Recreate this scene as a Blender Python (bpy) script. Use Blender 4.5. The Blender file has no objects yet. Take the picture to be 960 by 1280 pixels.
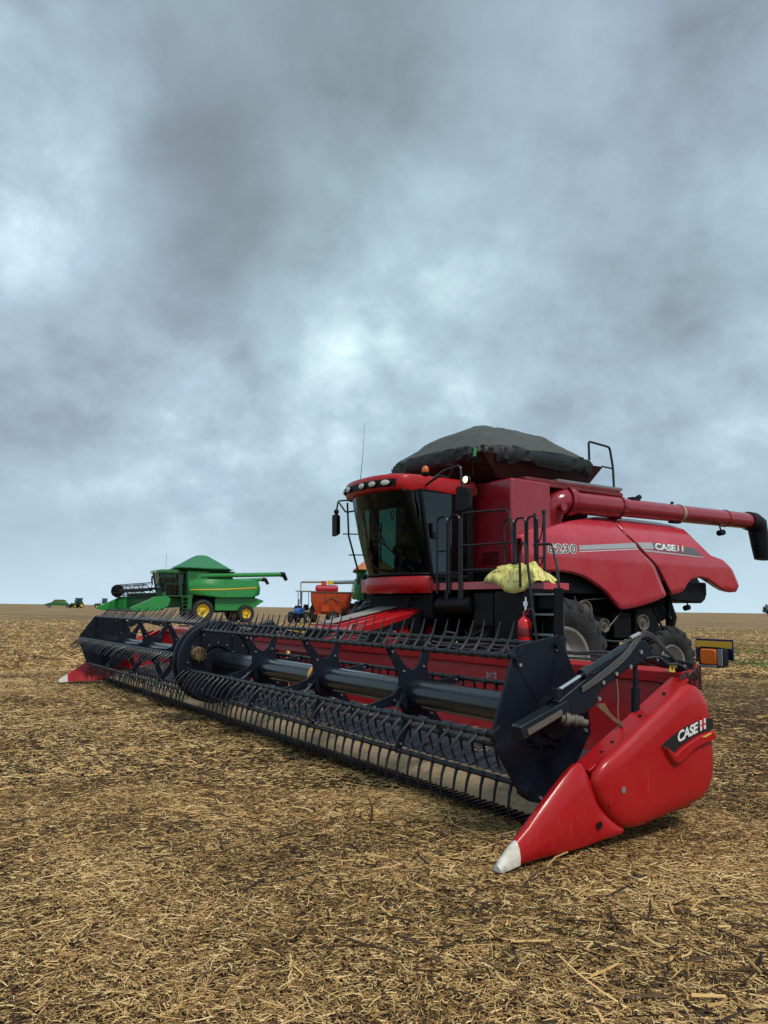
import bpy, bmesh, math, random
import numpy as np
from mathutils import Vector, Matrix, noise
R_=math.radians; PI=math.pi
random.seed(7); rng=np.random.default_rng(7)
scene=bpy.context.scene
COL=scene.collection
# ------------------------------------------------------------ camera
F_PX=961.0; CAM_H=1.70
PITCH=math.atan(120.5/F_PX); ROLL=math.atan2(11.5,900)
cd=bpy.data.cameras.new('camera'); cam=bpy.data.objects.new('camera',cd); COL.objects.link(cam)
cd.sensor_fit='VERTICAL'; cd.sensor_height=24.0; cd.lens=F_PX/1280.0*24.0
cd.clip_start=0.05; cd.clip_end=9000
fwd=Vector((0,math.cos(PITCH),math.sin(PITCH))); up=Vector((0,-math.sin(PITCH),math.cos(PITCH))); rt=Vector((1,0,0))
c_,s_=math.cos(ROLL),math.sin(ROLL)
xr=rt*c_+up*s_; yr=up*c_-rt*s_
M=Matrix(((xr.x,yr.x,-fwd.x,0),(xr.y,yr.y,-fwd.y,0),(xr.z,yr.z,-fwd.z,CAM_H),(0,0,0,1)))
cam.matrix_world=M
scene.camera=cam
scene.render.resolution_x=768; scene.render.resolution_y=1024
# ------------------------------------------------------------ view
vs=scene.view_settings; vs.view_transform='Standard'; vs.look='None'; vs.exposure=0.6; vs.gamma=1.0; vs.use_curve_mapping=False
# ------------------------------------------------------------ sun (overcast)
SUN_EL=R_(52); SUN_AZ=R_(150)      # azimuth clockwise from +y
sl=bpy.data.lights.new('sun','SUN'); sl.energy=1.5; sl.angle=R_(12); sl.color=(1.0,0.94,0.86)
so=bpy.data.objects.new('sun',sl); COL.objects.link(so)
sd=Vector((math.sin(SUN_AZ)*math.cos(SUN_EL),math.cos(SUN_AZ)*math.cos(SUN_EL),math.sin(SUN_EL)))
so.rotation_euler=sd.to_track_quat('Z','Y').to_euler(); so.location=sd*60
# ------------------------------------------------------------ sky
W=bpy.data.worlds.new('World'); scene.world=W; W.use_nodes=True
nt=W.node_tree; N=nt.nodes; L=nt.links; N.clear()
def nmath(op,a,b=None,c=None,clamp=False,tree=None):
    n=(tree or nt).nodes.new('ShaderNodeMath'); n.operation=op; n.use_clamp=clamp
    for i,x in enumerate((a,b,c)):
        if x is None: continue
        if isinstance(x,(int,float)): n.inputs[i].default_value=x
        else: (tree or nt).links.new(x,n.inputs[i])
    return n.outputs[0]
out=N.new('ShaderNodeOutputWorld'); bg=N.new('ShaderNodeBackground'); bg.inputs['Strength'].default_value=0.10
sky=N.new('ShaderNodeTexSky'); sky.sky_type='NISHITA'; sky.sun_disc=False; sky.sun_elevation=SUN_EL; sky.sun_rotation=SUN_AZ
tc=N.new('ShaderNodeTexCoord'); sep=N.new('ShaderNodeSeparateXYZ'); L.new(tc.outputs['Generated'],sep.inputs[0])
zc=nmath('MAXIMUM',sep.outputs['Z'],0.0)
zz=nmath('ADD',zc,0.55)
px=nmath('DIVIDE',sep.outputs['X'],zz); py=nmath('DIVIDE',sep.outputs['Y'],zz)
cmb=N.new('ShaderNodeCombineXYZ'); L.new(px,cmb.inputs[0]); L.new(py,cmb.inputs[1])
def noise_n(vec,scale,detail,rough,dist=0.0,off=(0,0,0)):
    mp=N.new('ShaderNodeMapping'); mp.inputs['Location'].default_value=off; L.new(vec,mp.inputs[0])
    n=N.new('ShaderNodeTexNoise'); n.inputs['Scale'].default_value=scale; n.inputs['Detail'].default_value=detail
    n.inputs['Roughness'].default_value=rough; n.inputs['Distortion'].default_value=dist
    L.new(mp.outputs[0],n.inputs['Vector']); return n.outputs['Fac']
n1=noise_n(cmb.outputs[0],2.6,10,0.55,0.15,(3.1,1.7,0.4))
n2=noise_n(cmb.outputs[0],7.0,12,0.58,0.15,(7.3,2.2,5.0))
n3=noise_n(tc.outputs['Generated'],4.2,9,0.55,0.4,(1.0,4.0,2.0))
n4=noise_n(tc.outputs['Generated'],11.0,10,0.60,0.25,(5.0,1.0,3.0))
val=nmath('MULTIPLY_ADD',nmath('SUBTRACT',n1,0.5),0.62,0.53)
val=nmath('MULTIPLY_ADD',nmath('SUBTRACT',n2,0.5),0.62,val)
val=nmath('MULTIPLY_ADD',nmath('SUBTRACT',n3,0.5),0.60,val)
val=nmath('MULTIPLY_ADD',nmath('SUBTRACT',n4,0.5),0.42,val)
nmix=nmath('ADD',nmath('MULTIPLY',n2,0.55),nmath('MULTIPLY',n4,0.45))
def blob(d,width,amp,v):      # soft cloud mass round a direction of the sky, edge broken by noise
    vm=N.new('ShaderNodeVectorMath'); vm.operation='DOT_PRODUCT'
    nv=N.new('ShaderNodeVectorMath'); nv.operation='NORMALIZE'; L.new(tc.outputs['Generated'],nv.inputs[0])
    L.new(nv.outputs[0],vm.inputs[0]); vm.inputs[1].default_value=Vector(d).normalized()
    a=nmath('SUBTRACT',vm.outputs['Value'],1.0)
    a=nmath('MULTIPLY_ADD',nmath('SUBTRACT',nmix,0.5),width*4.5,a)
    e=nmath('EXPONENT',nmath('DIVIDE',a,width))
    e=nmath('DIVIDE',e,nmath('ADD',nmath('MULTIPLY',e,0.45),0.55))
    return nmath('MULTIPLY_ADD',e,amp,v)
for d,w,a in [((-.264,.835,.483),.013,-.15),((-.225,.88,.425),.006,-.20),((-.034,.80,.60),.014,-.17),((.03,.83,.53),.007,-.10),((.268,.818,.53),.016,-.15),
              ((-.398,.881,.257),.006,-.16),((.39,.866,.312),.006,-.13),((-.3,.6,.75),.05,-.12),((.3,.6,.78),.05,-.10),
              ((-.083,.919,.378),.014,.05),((-.17,.90,.41),.012,.08),((-.42,.743,.52),.010,.26),((.03,.866,.49),.007,.12),((-.40,.85,.36),.006,.12),
              ((-.30,.937,.20),.007,.18),((.1,.93,.33),.02,.08),((.42,.88,.22),.008,.14),((.16,.78,.60),.006,.10),((.44,.80,.45),.006,.12)]:
    val=blob(d,w,a,val)
cr=N.new('ShaderNodeValToRGB'); L.new(val,cr.inputs[0])
E_=cr.color_ramp.elements
def srgb(r,g,b):
    f=lambda c:(c/255/12.92 if c/255<=0.04045 else ((c/255+0.055)/1.055)**2.4)
    return (f(r),f(g),f(b),1)
stops=[(0.0,(92,103,110)),(0.22,(111,123,131)),(0.45,(131,148,159)),(0.68,(150,171,182)),(0.88,(176,197,205)),(1.0,(196,214,219))]
E_[0].position=stops[0][0]; E_[0].color=srgb(*stops[0][1]); E_[1].position=1.0; E_[1].color=srgb(*stops[-1][1])
for p,cc in stops[1:-1]:
    e=E_.new(p); e.color=srgb(*cc)
# calmer pale blue band low over the horizon, rain haze
hz=N.new('ShaderNodeMapRange'); hz.inputs['From Min'].default_value=0.0; hz.inputs['From Max'].default_value=0.24
hz.inputs['To Min'].default_value=0.85; hz.inputs['To Max'].default_value=0.0; L.new(sep.outputs['Z'],hz.inputs['Value'])
hz.interpolation_type='SMOOTHSTEP'
mixh=N.new('ShaderNodeMix'); mixh.data_type='RGBA'; L.new(hz.outputs[0],mixh.inputs['Factor']); L.new(cr.outputs[0],mixh.inputs['A'])
hr=N.new('ShaderNodeValToRGB'); L.new(zc,hr.inputs[0]); hr.color_ramp.elements[0].color=srgb(170,191,203); hr.color_ramp.elements[0].position=0.0
hr.color_ramp.elements[1].color=srgb(139,159,172); hr.color_ramp.elements[1].position=0.13
L.new(hr.outputs[0],mixh.inputs['B'])
tint=N.new('ShaderNodeMix'); tint.data_type='RGBA'; tint.inputs['A'].default_value=(0.985,1.01,1.0,1); tint.inputs['B'].default_value=(1.005,0.99,1.02,1)
tr_=N.new('ShaderNodeMapRange'); tr_.inputs['From Min'].default_value=0.38; tr_.inputs['From Max'].default_value=0.60
L.new(noise_n(tc.outputs['Generated'],2.2,4,0.5,0.2,(9.0,2.0,7.0)),tr_.inputs['Value']); L.new(tr_.outputs[0],tint.inputs['Factor'])
tm=N.new('ShaderNodeVectorMath'); tm.operation='MULTIPLY'; L.new(mixh.outputs['Result'],tm.inputs[0]); L.new(tint.outputs['Result'],tm.inputs[1])
sc10=N.new('ShaderNodeVectorMath'); sc10.operation='SCALE'; sc10.inputs['Scale'].default_value=10.3; L.new(tm.outputs[0],sc10.inputs[0])
mixs=N.new('ShaderNodeMix'); mixs.data_type='RGBA'; mixs.inputs['Factor'].default_value=0.965
L.new(sky.outputs[0],mixs.inputs['A']); L.new(sc10.outputs[0],mixs.inputs['B'])
L.new(mixs.outputs['Result'],bg.inputs['Color']); L.new(bg.outputs[0],out.inputs[0])

# ============================================================ materials
def mat(name,base,rough=0.5,metal=0.0,spec=0.4,dust=0.0,dustcol=(0.30,0.25,0.19),var=0.12,scale=3.0,coat=0.0,bump=0.0,bscale=60,emis=None,est=0,wear=0.0):
    m=bpy.data.materials.new(name); m.use_nodes=True; t=m.node_tree; n=t.nodes; l=t.links
    b=n['Principled BSDF']; b.inputs['Roughness'].default_value=rough; b.inputs['Metallic'].default_value=metal
    b.inputs['Specular IOR Level'].default_value=spec
    b.inputs['Coat Weight'].default_value=coat; b.inputs['Coat Roughness'].default_value=0.12
    tc=n.new('ShaderNodeTexCoord')
    ns=n.new('ShaderNodeTexNoise'); ns.inputs['Scale'].default_value=scale; ns.inputs['Detail'].default_value=7; ns.inputs['Roughness'].default_value=0.6
    l.new(tc.outputs['Object'],ns.inputs['Vector'])
    mx=n.new('ShaderNodeMix'); mx.data_type='RGBA'
    lo=[max(0,c*(1-var)) for c in base]; hi=[min(1,c*(1+var)) for c in base]
    mx.inputs['A'].default_value=(*lo,1); mx.inputs['B'].default_value=(*hi,1); l.new(ns.outputs['Fac'],mx.inputs['Factor'])
    col=mx.outputs['Result']
    if dust>0:
        n2=n.new('ShaderNodeTexNoise'); n2.inputs['Scale'].default_value=scale*2.3; n2.inputs['Detail'].default_value=9; n2.inputs['Roughness'].default_value=0.68
        l.new(tc.outputs['Object'],n2.inputs['Vector'])
        r=n.new('ShaderNodeMapRange'); r.inputs['From Min'].default_value=0.42; r.inputs['From Max'].default_value=0.78
        r.inputs['To Min'].default_value=dust*0.15; r.inputs['To Max'].default_value=dust; l.new(n2.outputs['Fac'],r.inputs['Value'])
        m2=n.new('ShaderNodeMix'); m2.data_type='RGBA'; l.new(r.outputs[0],m2.inputs['Factor']); l.new(col,m2.inputs['A']); m2.inputs['B'].default_value=(*dustcol,1)
        col=m2.outputs['Result']
    if wear>0:     # fine scratches
        n3=n.new('ShaderNodeTexNoise'); n3.inputs['Scale'].default_value=38; n3.inputs['Detail'].default_value=4
        mp=n.new('ShaderNodeMapping'); mp.inputs['Scale'].default_value=(1,1,0.18); l.new(tc.outputs['Object'],mp.inputs[0]); l.new(mp.outputs[0],n3.inputs['Vector'])
        r3=n.new('ShaderNodeMapRange'); r3.inputs['From Min'].default_value=0.66; r3.inputs['From Max'].default_value=0.74; r3.inputs['To Max'].default_value=wear; l.new(n3.outputs['Fac'],r3.inputs['Value'])
        m3=n.new('ShaderNodeMix'); m3.data_type='RGBA'; l.new(r3.outputs[0],m3.inputs['Factor']); l.new(col,m3.inputs['A']); m3.inputs['B'].default_value=(*[min(1,c*2+0.08) for c in base],1)
        col=m3.outputs['Result']
    l.new(col,b.inputs['Base Color'])
    rr=n.new('ShaderNodeMapRange'); rr.inputs['To Min'].default_value=max(0.03,rough-0.12); rr.inputs['To Max'].default_value=min(1,rough+0.16); l.new(ns.outputs['Fac'],rr.inputs['Value']); l.new(rr.outputs[0],b.inputs['Roughness'])
    if bump>0:
        nb=n.new('ShaderNodeTexNoise'); nb.inputs['Scale'].default_value=bscale; nb.inputs['Detail'].default_value=5; l.new(tc.outputs['Object'],nb.inputs['Vector'])
        bp=n.new('ShaderNodeBump'); bp.inputs['Strength'].default_value=bump; bp.inputs['Distance'].default_value=0.02; l.new(nb.outputs['Fac'],bp.inputs['Height']); l.new(bp.outputs[0],b.inputs['Normal'])
    if emis: b.inputs['Emission Color'].default_value=(*emis,1); b.inputs['Emission Strength'].default_value=est
    return m
MT=dict(
 red=mat('red_paint',(0.44,0.003,0.009),0.36,spec=0.3,coat=0.22,dust=0.16,dustcol=(0.20,0.09,0.05),scale=2.2,wear=0.25,bump=0.05,bscale=14),
 redsheen=mat('dusty_sheen_red_paint',(0.50,0.018,0.038),0.26,coat=0.6,dust=0.26,dustcol=(0.56,0.24,0.25),scale=0.7,bump=0.04,bscale=9),  # pink blotches: dust together with sky reflection painted into the colour
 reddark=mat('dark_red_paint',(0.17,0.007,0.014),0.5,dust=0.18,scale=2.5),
 redtank=mat('tank_red_paint',(0.29,0.006,0.020),0.22,coat=0.6,dust=0.10,scale=1.4,bump=0.06,bscale=4),
 navy=mat('dark_navy_paint',(0.004,0.007,0.015),0.45,spec=0.3,coat=0.05,dust=0.04,dustcol=(0.10,0.10,0.10),scale=3.5,wear=0.10),
 steel=mat('grey_blue_tube_paint',(0.009,0.015,0.022),0.22,coat=0.3,dust=0.05,dustcol=(0.2,0.2,0.2),scale=3),
 black=mat('black_plastic',(0.004,0.004,0.006),0.5,spec=0.2,dust=0.02,scale=4),
 blackrail=mat('black_rail_paint',(0.008,0.009,0.012),0.4,coat=0.2,dust=0.03,scale=8),
 tine=mat('tine_plastic',(0.008,0.012,0.018),0.34,spec=0.35,dust=0.04,dustcol=(0.2,0.18,0.15),scale=9),
 under=mat('undercarriage_black',(0.004,0.005,0.007),0.6,spec=0.15,dust=0.05,dustcol=(0.05,0.045,0.04),scale=4),
 rubber=mat('tyre_rubber',(0.012,0.012,0.014),0.6,spec=0.4,dust=0.55,dustcol=(0.085,0.078,0.068),scale=3,bump=0.25,bscale=40),
 rim=mat('dirty_grey_rim',(0.34,0.33,0.30),0.5,dust=0.5,dustcol=(0.18,0.16,0.13),scale=4),
 chrome=mat('bright_rod',(0.75,0.76,0.78),0.12,metal=1.0,var=0.03),
 belt=mat('draper_belt_rubber',(0.030,0.042,0.060),0.33,dust=0.2,dustcol=(0.10,0.115,0.13),scale=5),  # bluish base and patches carry the sky's reflection as colour
 tanplate=mat('mud_worn_skid_steel',(0.32,0.225,0.13),0.7,dust=0.7,dustcol=(0.58,0.44,0.27),scale=6,bump=0.2,bscale=30),
 white=mat('white_plastic_tip',(0.74,0.71,0.64),0.5,dust=0.75,dustcol=(0.35,0.27,0.18),scale=9,bump=0.15,bscale=30),
 decal=mat('black_decal',(0.014,0.014,0.016),0.3,dust=0.05),
 letter=mat('white_letter',(0.78,0.78,0.76),0.4,var=0.03),
 redletter=mat('red_letter',(0.55,0.02,0.04),0.4,var=0.03),
 silver=mat('silver_decal',(0.42,0.44,0.46),0.35,dust=0.1,scale=5),
 greydecal=mat('grey_decal',(0.13,0.14,0.15),0.4,dust=0.1,scale=5),
 amber=mat('amber_lens',(0.55,0.10,0.004),0.18,coat=0.6,emis=(1.0,0.25,0.01),est=0.03,var=0.25,scale=30),
 lens=mat('clear_lamp_lens',(0.62,0.62,0.56),0.15,coat=0.6,var=0.2,scale=30),
 lit=mat('lit_work_lamp',(0.9,0.85,0.7),0.3,emis=(1.0,0.80,0.50),est=1.1,var=0.02),
 yellow=mat('yellow_sticker',(0.70,0.50,0.05),0.45,var=0.08),
 yellowstrip=mat('yellow_reflector',(0.72,0.38,0.02),0.35,var=0.08),
 navyplate=mat('navy_blue_plate',(0.008,0.012,0.07),0.4),
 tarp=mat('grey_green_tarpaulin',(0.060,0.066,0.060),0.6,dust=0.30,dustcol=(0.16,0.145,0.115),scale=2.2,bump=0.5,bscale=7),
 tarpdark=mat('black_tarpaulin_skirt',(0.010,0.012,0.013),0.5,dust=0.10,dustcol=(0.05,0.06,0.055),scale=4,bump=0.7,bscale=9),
 sheet=mat('pale_yellow_plastic_sheet',(0.74,0.66,0.19),0.33,dust=0.25,dustcol=(0.8,0.74,0.40),scale=6,bump=0.6,bscale=11),
 weedy=mat('dull_yellow_green_paint',(0.10,0.13,0.02),0.6),
 extn=mat('tank_extension_shaded_red',(0.045,0.004,0.007),0.6,dust=0.1,scale=3),  # red darkened to near black, painting the shade under the tarpaulin
 extred=mat('extinguisher_red',(0.68,0.015,0.02),0.25,coat=0.5,var=0.05),
 brass=mat('dirty_brass_hub',(0.14,0.085,0.03),0.6,dust=0.3,scale=20,bump=0.6,bscale=60),
 knob=mat('rusty_grey_motor',(0.09,0.075,0.06),0.6,dust=0.5,scale=14),
 hose=mat('hydraulic_hose',(0.035,0.038,0.042),0.35,dust=0.3,dustcol=(0.2,0.2,0.19),scale=20),
 twine=mat('brown_twine',(0.22,0.13,0.07),0.8,var=0.3,scale=20),
 bolt=mat('zinc_bolt',(0.5,0.5,0.5),0.35,metal=0.8,var=0.05),
 cabin=mat('cab_interior_dark',(0.030,0.032,0.036),0.7),
 seatfab=mat('seat_fabric',(0.035,0.04,0.055),0.85,scale=12),
 jgreen=mat('green_paint',(0.018,0.25,0.050),0.35,coat=0.3,dust=0.08,scale=1.2),
 jgreen2=mat('dark_green_paint',(0.010,0.12,0.030),0.45,dust=0.12,scale=1.2),
 jtarp=mat('green_tank_cover_cloth',(0.035,0.20,0.085),0.6,dust=0.1,scale=1.0,dustcol=(0.15,0.3,0.2)),
 otarp=mat('orange_tank_cover_cloth',(0.62,0.16,0.05),0.6,dust=0.2,scale=1.0,dustcol=(0.5,0.3,0.2)),
 jyellow=mat('yellow_paint',(0.75,0.50,0.02),0.4,dust=0.12,scale=3),
 orange=mat('orange_paint',(0.52,0.062,0.012),0.45,dust=0.30,dustcol=(0.28,0.10,0.05),scale=2),
 cred=mat('crimson_plastic',(0.42,0.02,0.04),0.4,var=0.1),
 blue=mat('blue_paint',(0.02,0.12,0.42),0.4,dust=0.15,scale=3),
 greymetal=mat('grey_galvanised_tube',(0.16,0.20,0.22),0.45,dust=0.15,scale=3),
 bark=mat('bark',(0.07,0.05,0.035),0.9,scale=8),
 leaf=mat('far_foliage',(0.030,0.055,0.028),0.7,var=0.4,scale=2),
 reddecal=mat('faded_pink_decal',(0.50,0.22,0.24),0.5,var=0.05),
)
def glass(name,tint,mixf):
    m=bpy.data.materials.new(name); m.use_nodes=True; t=m.node_tree; n=t.nodes; l=t.links; n.clear()
    o=n.new('ShaderNodeOutputMaterial'); tr=n.new('ShaderNodeBsdfTransparent'); tr.inputs[0].default_value=(*tint,1)
    gl=n.new('ShaderNodeBsdfGlossy'); gl.inputs['Roughness'].default_value=0.02; gl.inputs['Color'].default_value=(0.80,0.93,1.0,1)
    fr=n.new('ShaderNodeFresnel'); fr.inputs['IOR'].default_value=1.5
    mr=n.new('ShaderNodeMapRange'); mr.inputs['To Min'].default_value=0.0; mr.inputs['To Max'].default_value=mixf; l.new(fr.outputs[0],mr.inputs['Value'])
    mx=n.new('ShaderNodeMixShader'); l.new(mr.outputs[0],mx.inputs[0]); l.new(tr.outputs[0],mx.inputs[1]); l.new(gl.outputs[0],mx.inputs[2]); l.new(mx.outputs[0],o.inputs[0])
    return m
MT['wglass']=glass('tinted_windscreen_glass',(0.15,0.30,0.24),0.75)
MT['sglass']=glass('tinted_side_glass',(0.14,0.24,0.22),1.6)

# ============================================================ mesh helper
class MB:
    def __init__(s): s.v=[]; s.f=[]; s.cut=[]
    def add(s,vs,fs):
        o=len(s.v); s.cut.append((o,len(s.f))); s.v+= [tuple(x) for x in vs]; s.f+=[tuple(i+o for i in f) for f in fs]; return s
    def box(s,a,b):
        x0,x1=sorted((a[0],b[0])); y0,y1=sorted((a[1],b[1])); z0,z1=sorted((a[2],b[2]))
        return s.add([(x0,y0,z0),(x1,y0,z0),(x1,y1,z0),(x0,y1,z0),(x0,y0,z1),(x1,y0,z1),(x1,y1,z1),(x0,y1,z1)],
          [(0,3,2,1),(4,5,6,7),(0,1,5,4),(1,2,6,5),(2,3,7,6),(3,0,4,7)])
    def bar(s,p0,p1,w,h,upv=(0,0,1)):   # rectangular bar
        p0=Vector(p0);p1=Vector(p1);d=(p1-p0).normalized();u=Vector(upv)
        if abs(d.dot(u))>0.98:u=Vector((1,0,0))
        sx=d.cross(u).normalized();sy=sx.cross(d).normalized()
        vs=[]
        for p in (p0,p1):
            for a,b in ((-1,-1),(1,-1),(1,1),(-1,1)): vs.append(p+sx*(a*w/2)+sy*(b*h/2))
        return s.add(vs,[(3,2,1,0),(4,5,6,7),(0,1,5,4),(1,2,6,5),(2,3,7,6),(3,0,4,7)])
    def tube(s,pts,r,n=8,cap=True):
        P=[Vector(p) for p in pts]; k=len(P)
        if not hasattr(r,'__len__'): r=[r]*k
        t0=(P[1]-P[0]).normalized(); u=Vector((0,0,1)) if abs(t0.z)<0.9 else Vector((1,0,0))
        nx=t0.cross(u).normalized(); vs=[]
        for i in range(k):
            if i==0:t=t0
            elif i==k-1:t=(P[-1]-P[-2]).normalized()
            else:
                t=((P[i+1]-P[i]).normalized()+(P[i]-P[i-1]).normalized())
                t=t.normalized() if t.length>1e-6 else t0
            nx=(nx-t*nx.dot(t)).normalized(); ny=t.cross(nx)
            for j in range(n):
                a=2*PI*j/n; vs.append(P[i]+nx*(math.cos(a)*r[i])+ny*(math.sin(a)*r[i]))
        fs=[(i*n+j,i*n+(j+1)%n,(i+1)*n+(j+1)%n,(i+1)*n+j) for i in range(k-1) for j in range(n)]
        if cap: fs+=[tuple(range(n-1,-1,-1)),tuple((k-1)*n+j for j in range(n))]
        return s.add(vs,fs)
    def cyl(s,p0,p1,r,n=20,r1=None): return s.tube([p0,p1],[r,r if r1 is None else r1],n)
    def prism(s,poly,v0,v1):          # polygon in (u,z), extruded along v
        n=len(poly); vs=[(p[0],v0,p[1]) for p in poly]+[(p[0],v1,p[1]) for p in poly]
        return s.add(vs,[tuple(range(n)),tuple(range(2*n-1,n-1,-1))]+[(i,n+i,n+(i+1)%n,(i+1)%n) for i in range(n)])
    def loft(s,secs,closed=True,cap=True):
        n=len(secs[0]); vs=[p for q in secs for p in q]; fs=[]
        m=n if closed else n-1
        for i in range(len(secs)-1):
            for j in range(m): fs.append((i*n+j,i*n+(j+1)%n,(i+1)*n+(j+1)%n,(i+1)*n+j))
        if cap and closed: fs+=[tuple(range(n-1,-1,-1)),tuple((len(secs)-1)*n+j for j in range(n))]
        return s.add(vs,fs)
    def lathe(s,prof,c,ax='v',n=40):   # prof: (r, offset along axis)
        secs=[]
        for r,o in prof:
            q=[]
            for j in range(n):
                a=2*PI*j/n
                if ax=='v': q.append((c[0]+r*math.cos(a),c[1]+o,c[2]+r*math.sin(a)))
                elif ax=='z': q.append((c[0]+r*math.cos(a),c[1]+r*math.sin(a),c[2]+o))
                else: q.append((c[0]+o,c[1]+r*math.cos(a),c[2]+r*math.sin(a)))
            secs.append(q)
        return s.loft(secs,True,False)
    def ball(s,c,r,n=12,sq=(1,1,1)):
        secs=[]
        for i in range(n//2+1):
            t=PI*i/(n//2); secs.append([(c[0]+sq[0]*r*max(0.01,math.sin(t))*math.cos(2*PI*j/n),c[1]+sq[1]*r*max(0.01,math.sin(t))*math.sin(2*PI*j/n),c[2]+sq[2]*r*math.cos(t)) for j in range(n)])
        return s.loft(secs,True,True)
    def build_each(s,name,m,parent,group=1,**k):      # every added piece (or run of `group` pieces) becomes an object of its own
        c=s.cut[::group]+[(len(s.v),len(s.f))]
        for (v0,f0),(v1,f1) in zip(c,c[1:]):
            q=MB(); q.v=s.v[v0:v1]; q.f=[tuple(i-v0 for i in f) for f in s.f[f0:f1]]; q.build(name,m,parent,**k)
    def build(s,name,m,parent=None,off=None,bevel=0,smooth=35,solid=0,label=None,recalc=True):
        me=bpy.data.meshes.new(name)
        o0=Vector(off) if off is not None else (OFF.get(parent.name,Vector((0,0,0))) if parent else Vector((0,0,0)))
        me.from_pydata([(a-o0.x,b-o0.y,c-o0.z) for a,b,c in s.v],[],s.f)
        if recalc:
            bm=bmesh.new(); bm.from_mesh(me); bmesh.ops.recalc_face_normals(bm,faces=bm.faces); bm.to_mesh(me); bm.free()
        if smooth:
            me.shade_smooth(); me.set_sharp_from_angle(angle=R_(smooth))
        me.materials.append(MT[m] if isinstance(m,str) else m)
        o=bpy.data.objects.new(name,me); COL.objects.link(o)
        if parent is not None:
            o.parent=parent; OFF[o.name]=o0
        if solid:
            md=o.modifiers.new('solid','SOLIDIFY'); md.thickness=solid; md.offset=0
        if bevel:
            md=o.modifiers.new('bevel','BEVEL'); md.width=bevel; md.segments=2; md.limit_method='ANGLE'; md.angle_limit=R_(30)
        if label: o['label']=label
        return o
OFF={}
A_=R_(33.3); ORG=Vector((0.8197,5.3107,0))
RM=Matrix.Rotation(A_,3,'Z')
def to_world(p): return RM@Vector(p)+ORG
def root(name,off,label,cat,group=None):      # in the red machine's frame
    o=bpy.data.objects.new(name,None); COL.objects.link(o); o.empty_display_size=0.3
    o.location=to_world(off); o.rotation_euler=(0,0,A_); OFF[o.name]=Vector(off)
    o['label']=label; o['category']=cat
    if group:o['group']=group
    return o
def wroot(name,loc,rz,label,cat,group=None):   # free-standing, own frame
    o=bpy.data.objects.new(name,None); COL.objects.link(o); o.empty_display_size=0.3
    o.location=loc; o.rotation_euler=(0,0,rz); OFF[o.name]=Vector((0,0,0)); o['label']=label; o['category']=cat
    if group:o['group']=group
    return o
def copy_tree(o,parent=None):
    c=o.copy(); COL.objects.link(c); c.parent=parent
    for ch in list(o.children): copy_tree(ch,c)
    return c
def round_poly(pts,r,seg=5):
    out=[];n=len(pts)
    for i in range(n):
        p=Vector(pts[i]);a=Vector(pts[i-1]);b=Vector(pts[(i+1)%n])
        da=(a-p);db=(b-p);k=min(r,da.length*.45,db.length*.45)
        s=p+da.normalized()*k;e=p+db.normalized()*k
        for j in range(seg+1):
            t=j/seg; out.append(tuple(s*(1-t)**2+p*(2*t*(1-t))+e*t*t))
    return out
def rail_loop(pts,r=0.03,seg=4):    # round the corners of an open 3D polyline
    out=[Vector(pts[0])]
    for i in range(1,len(pts)-1):
        p=Vector(pts[i]);a=Vector(pts[i-1]);b=Vector(pts[i+1]);k=min(r,(a-p).length*.45,(b-p).length*.45)
        s=p+(a-p).normalized()*k;e=p+(b-p).normalized()*k
        for j in range(seg+1):
            t=j/seg; out.append(s*(1-t)**2+p*(2*t*(1-t))+e*t*t)
    out.append(Vector(pts[-1])); return out
def text_mesh(body,size,shear=0.0,bold=0.0,spacing=1.0):
    cu=bpy.data.curves.new('t','FONT'); cu.body=body; cu.size=size; cu.shear=shear; cu.offset=bold; cu.space_character=spacing
    o=bpy.data.objects.new('t',cu); COL.objects.link(o); bpy.context.view_layer.update()
    dg=bpy.context.evaluated_depsgraph_get(); me=bpy.data.meshes.new_from_object(o.evaluated_get(dg))
    vs=[tuple(v.co) for v in me.vertices]; fs=[tuple(p.vertices) for p in me.polygons]
    bpy.data.objects.remove(o); bpy.data.meshes.remove(me); bpy.data.curves.remove(cu)
    x0=min(v[0] for v in vs); vs=[(v[0]-x0,v[1],v[2]) for v in vs]
    return vs,fs
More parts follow.
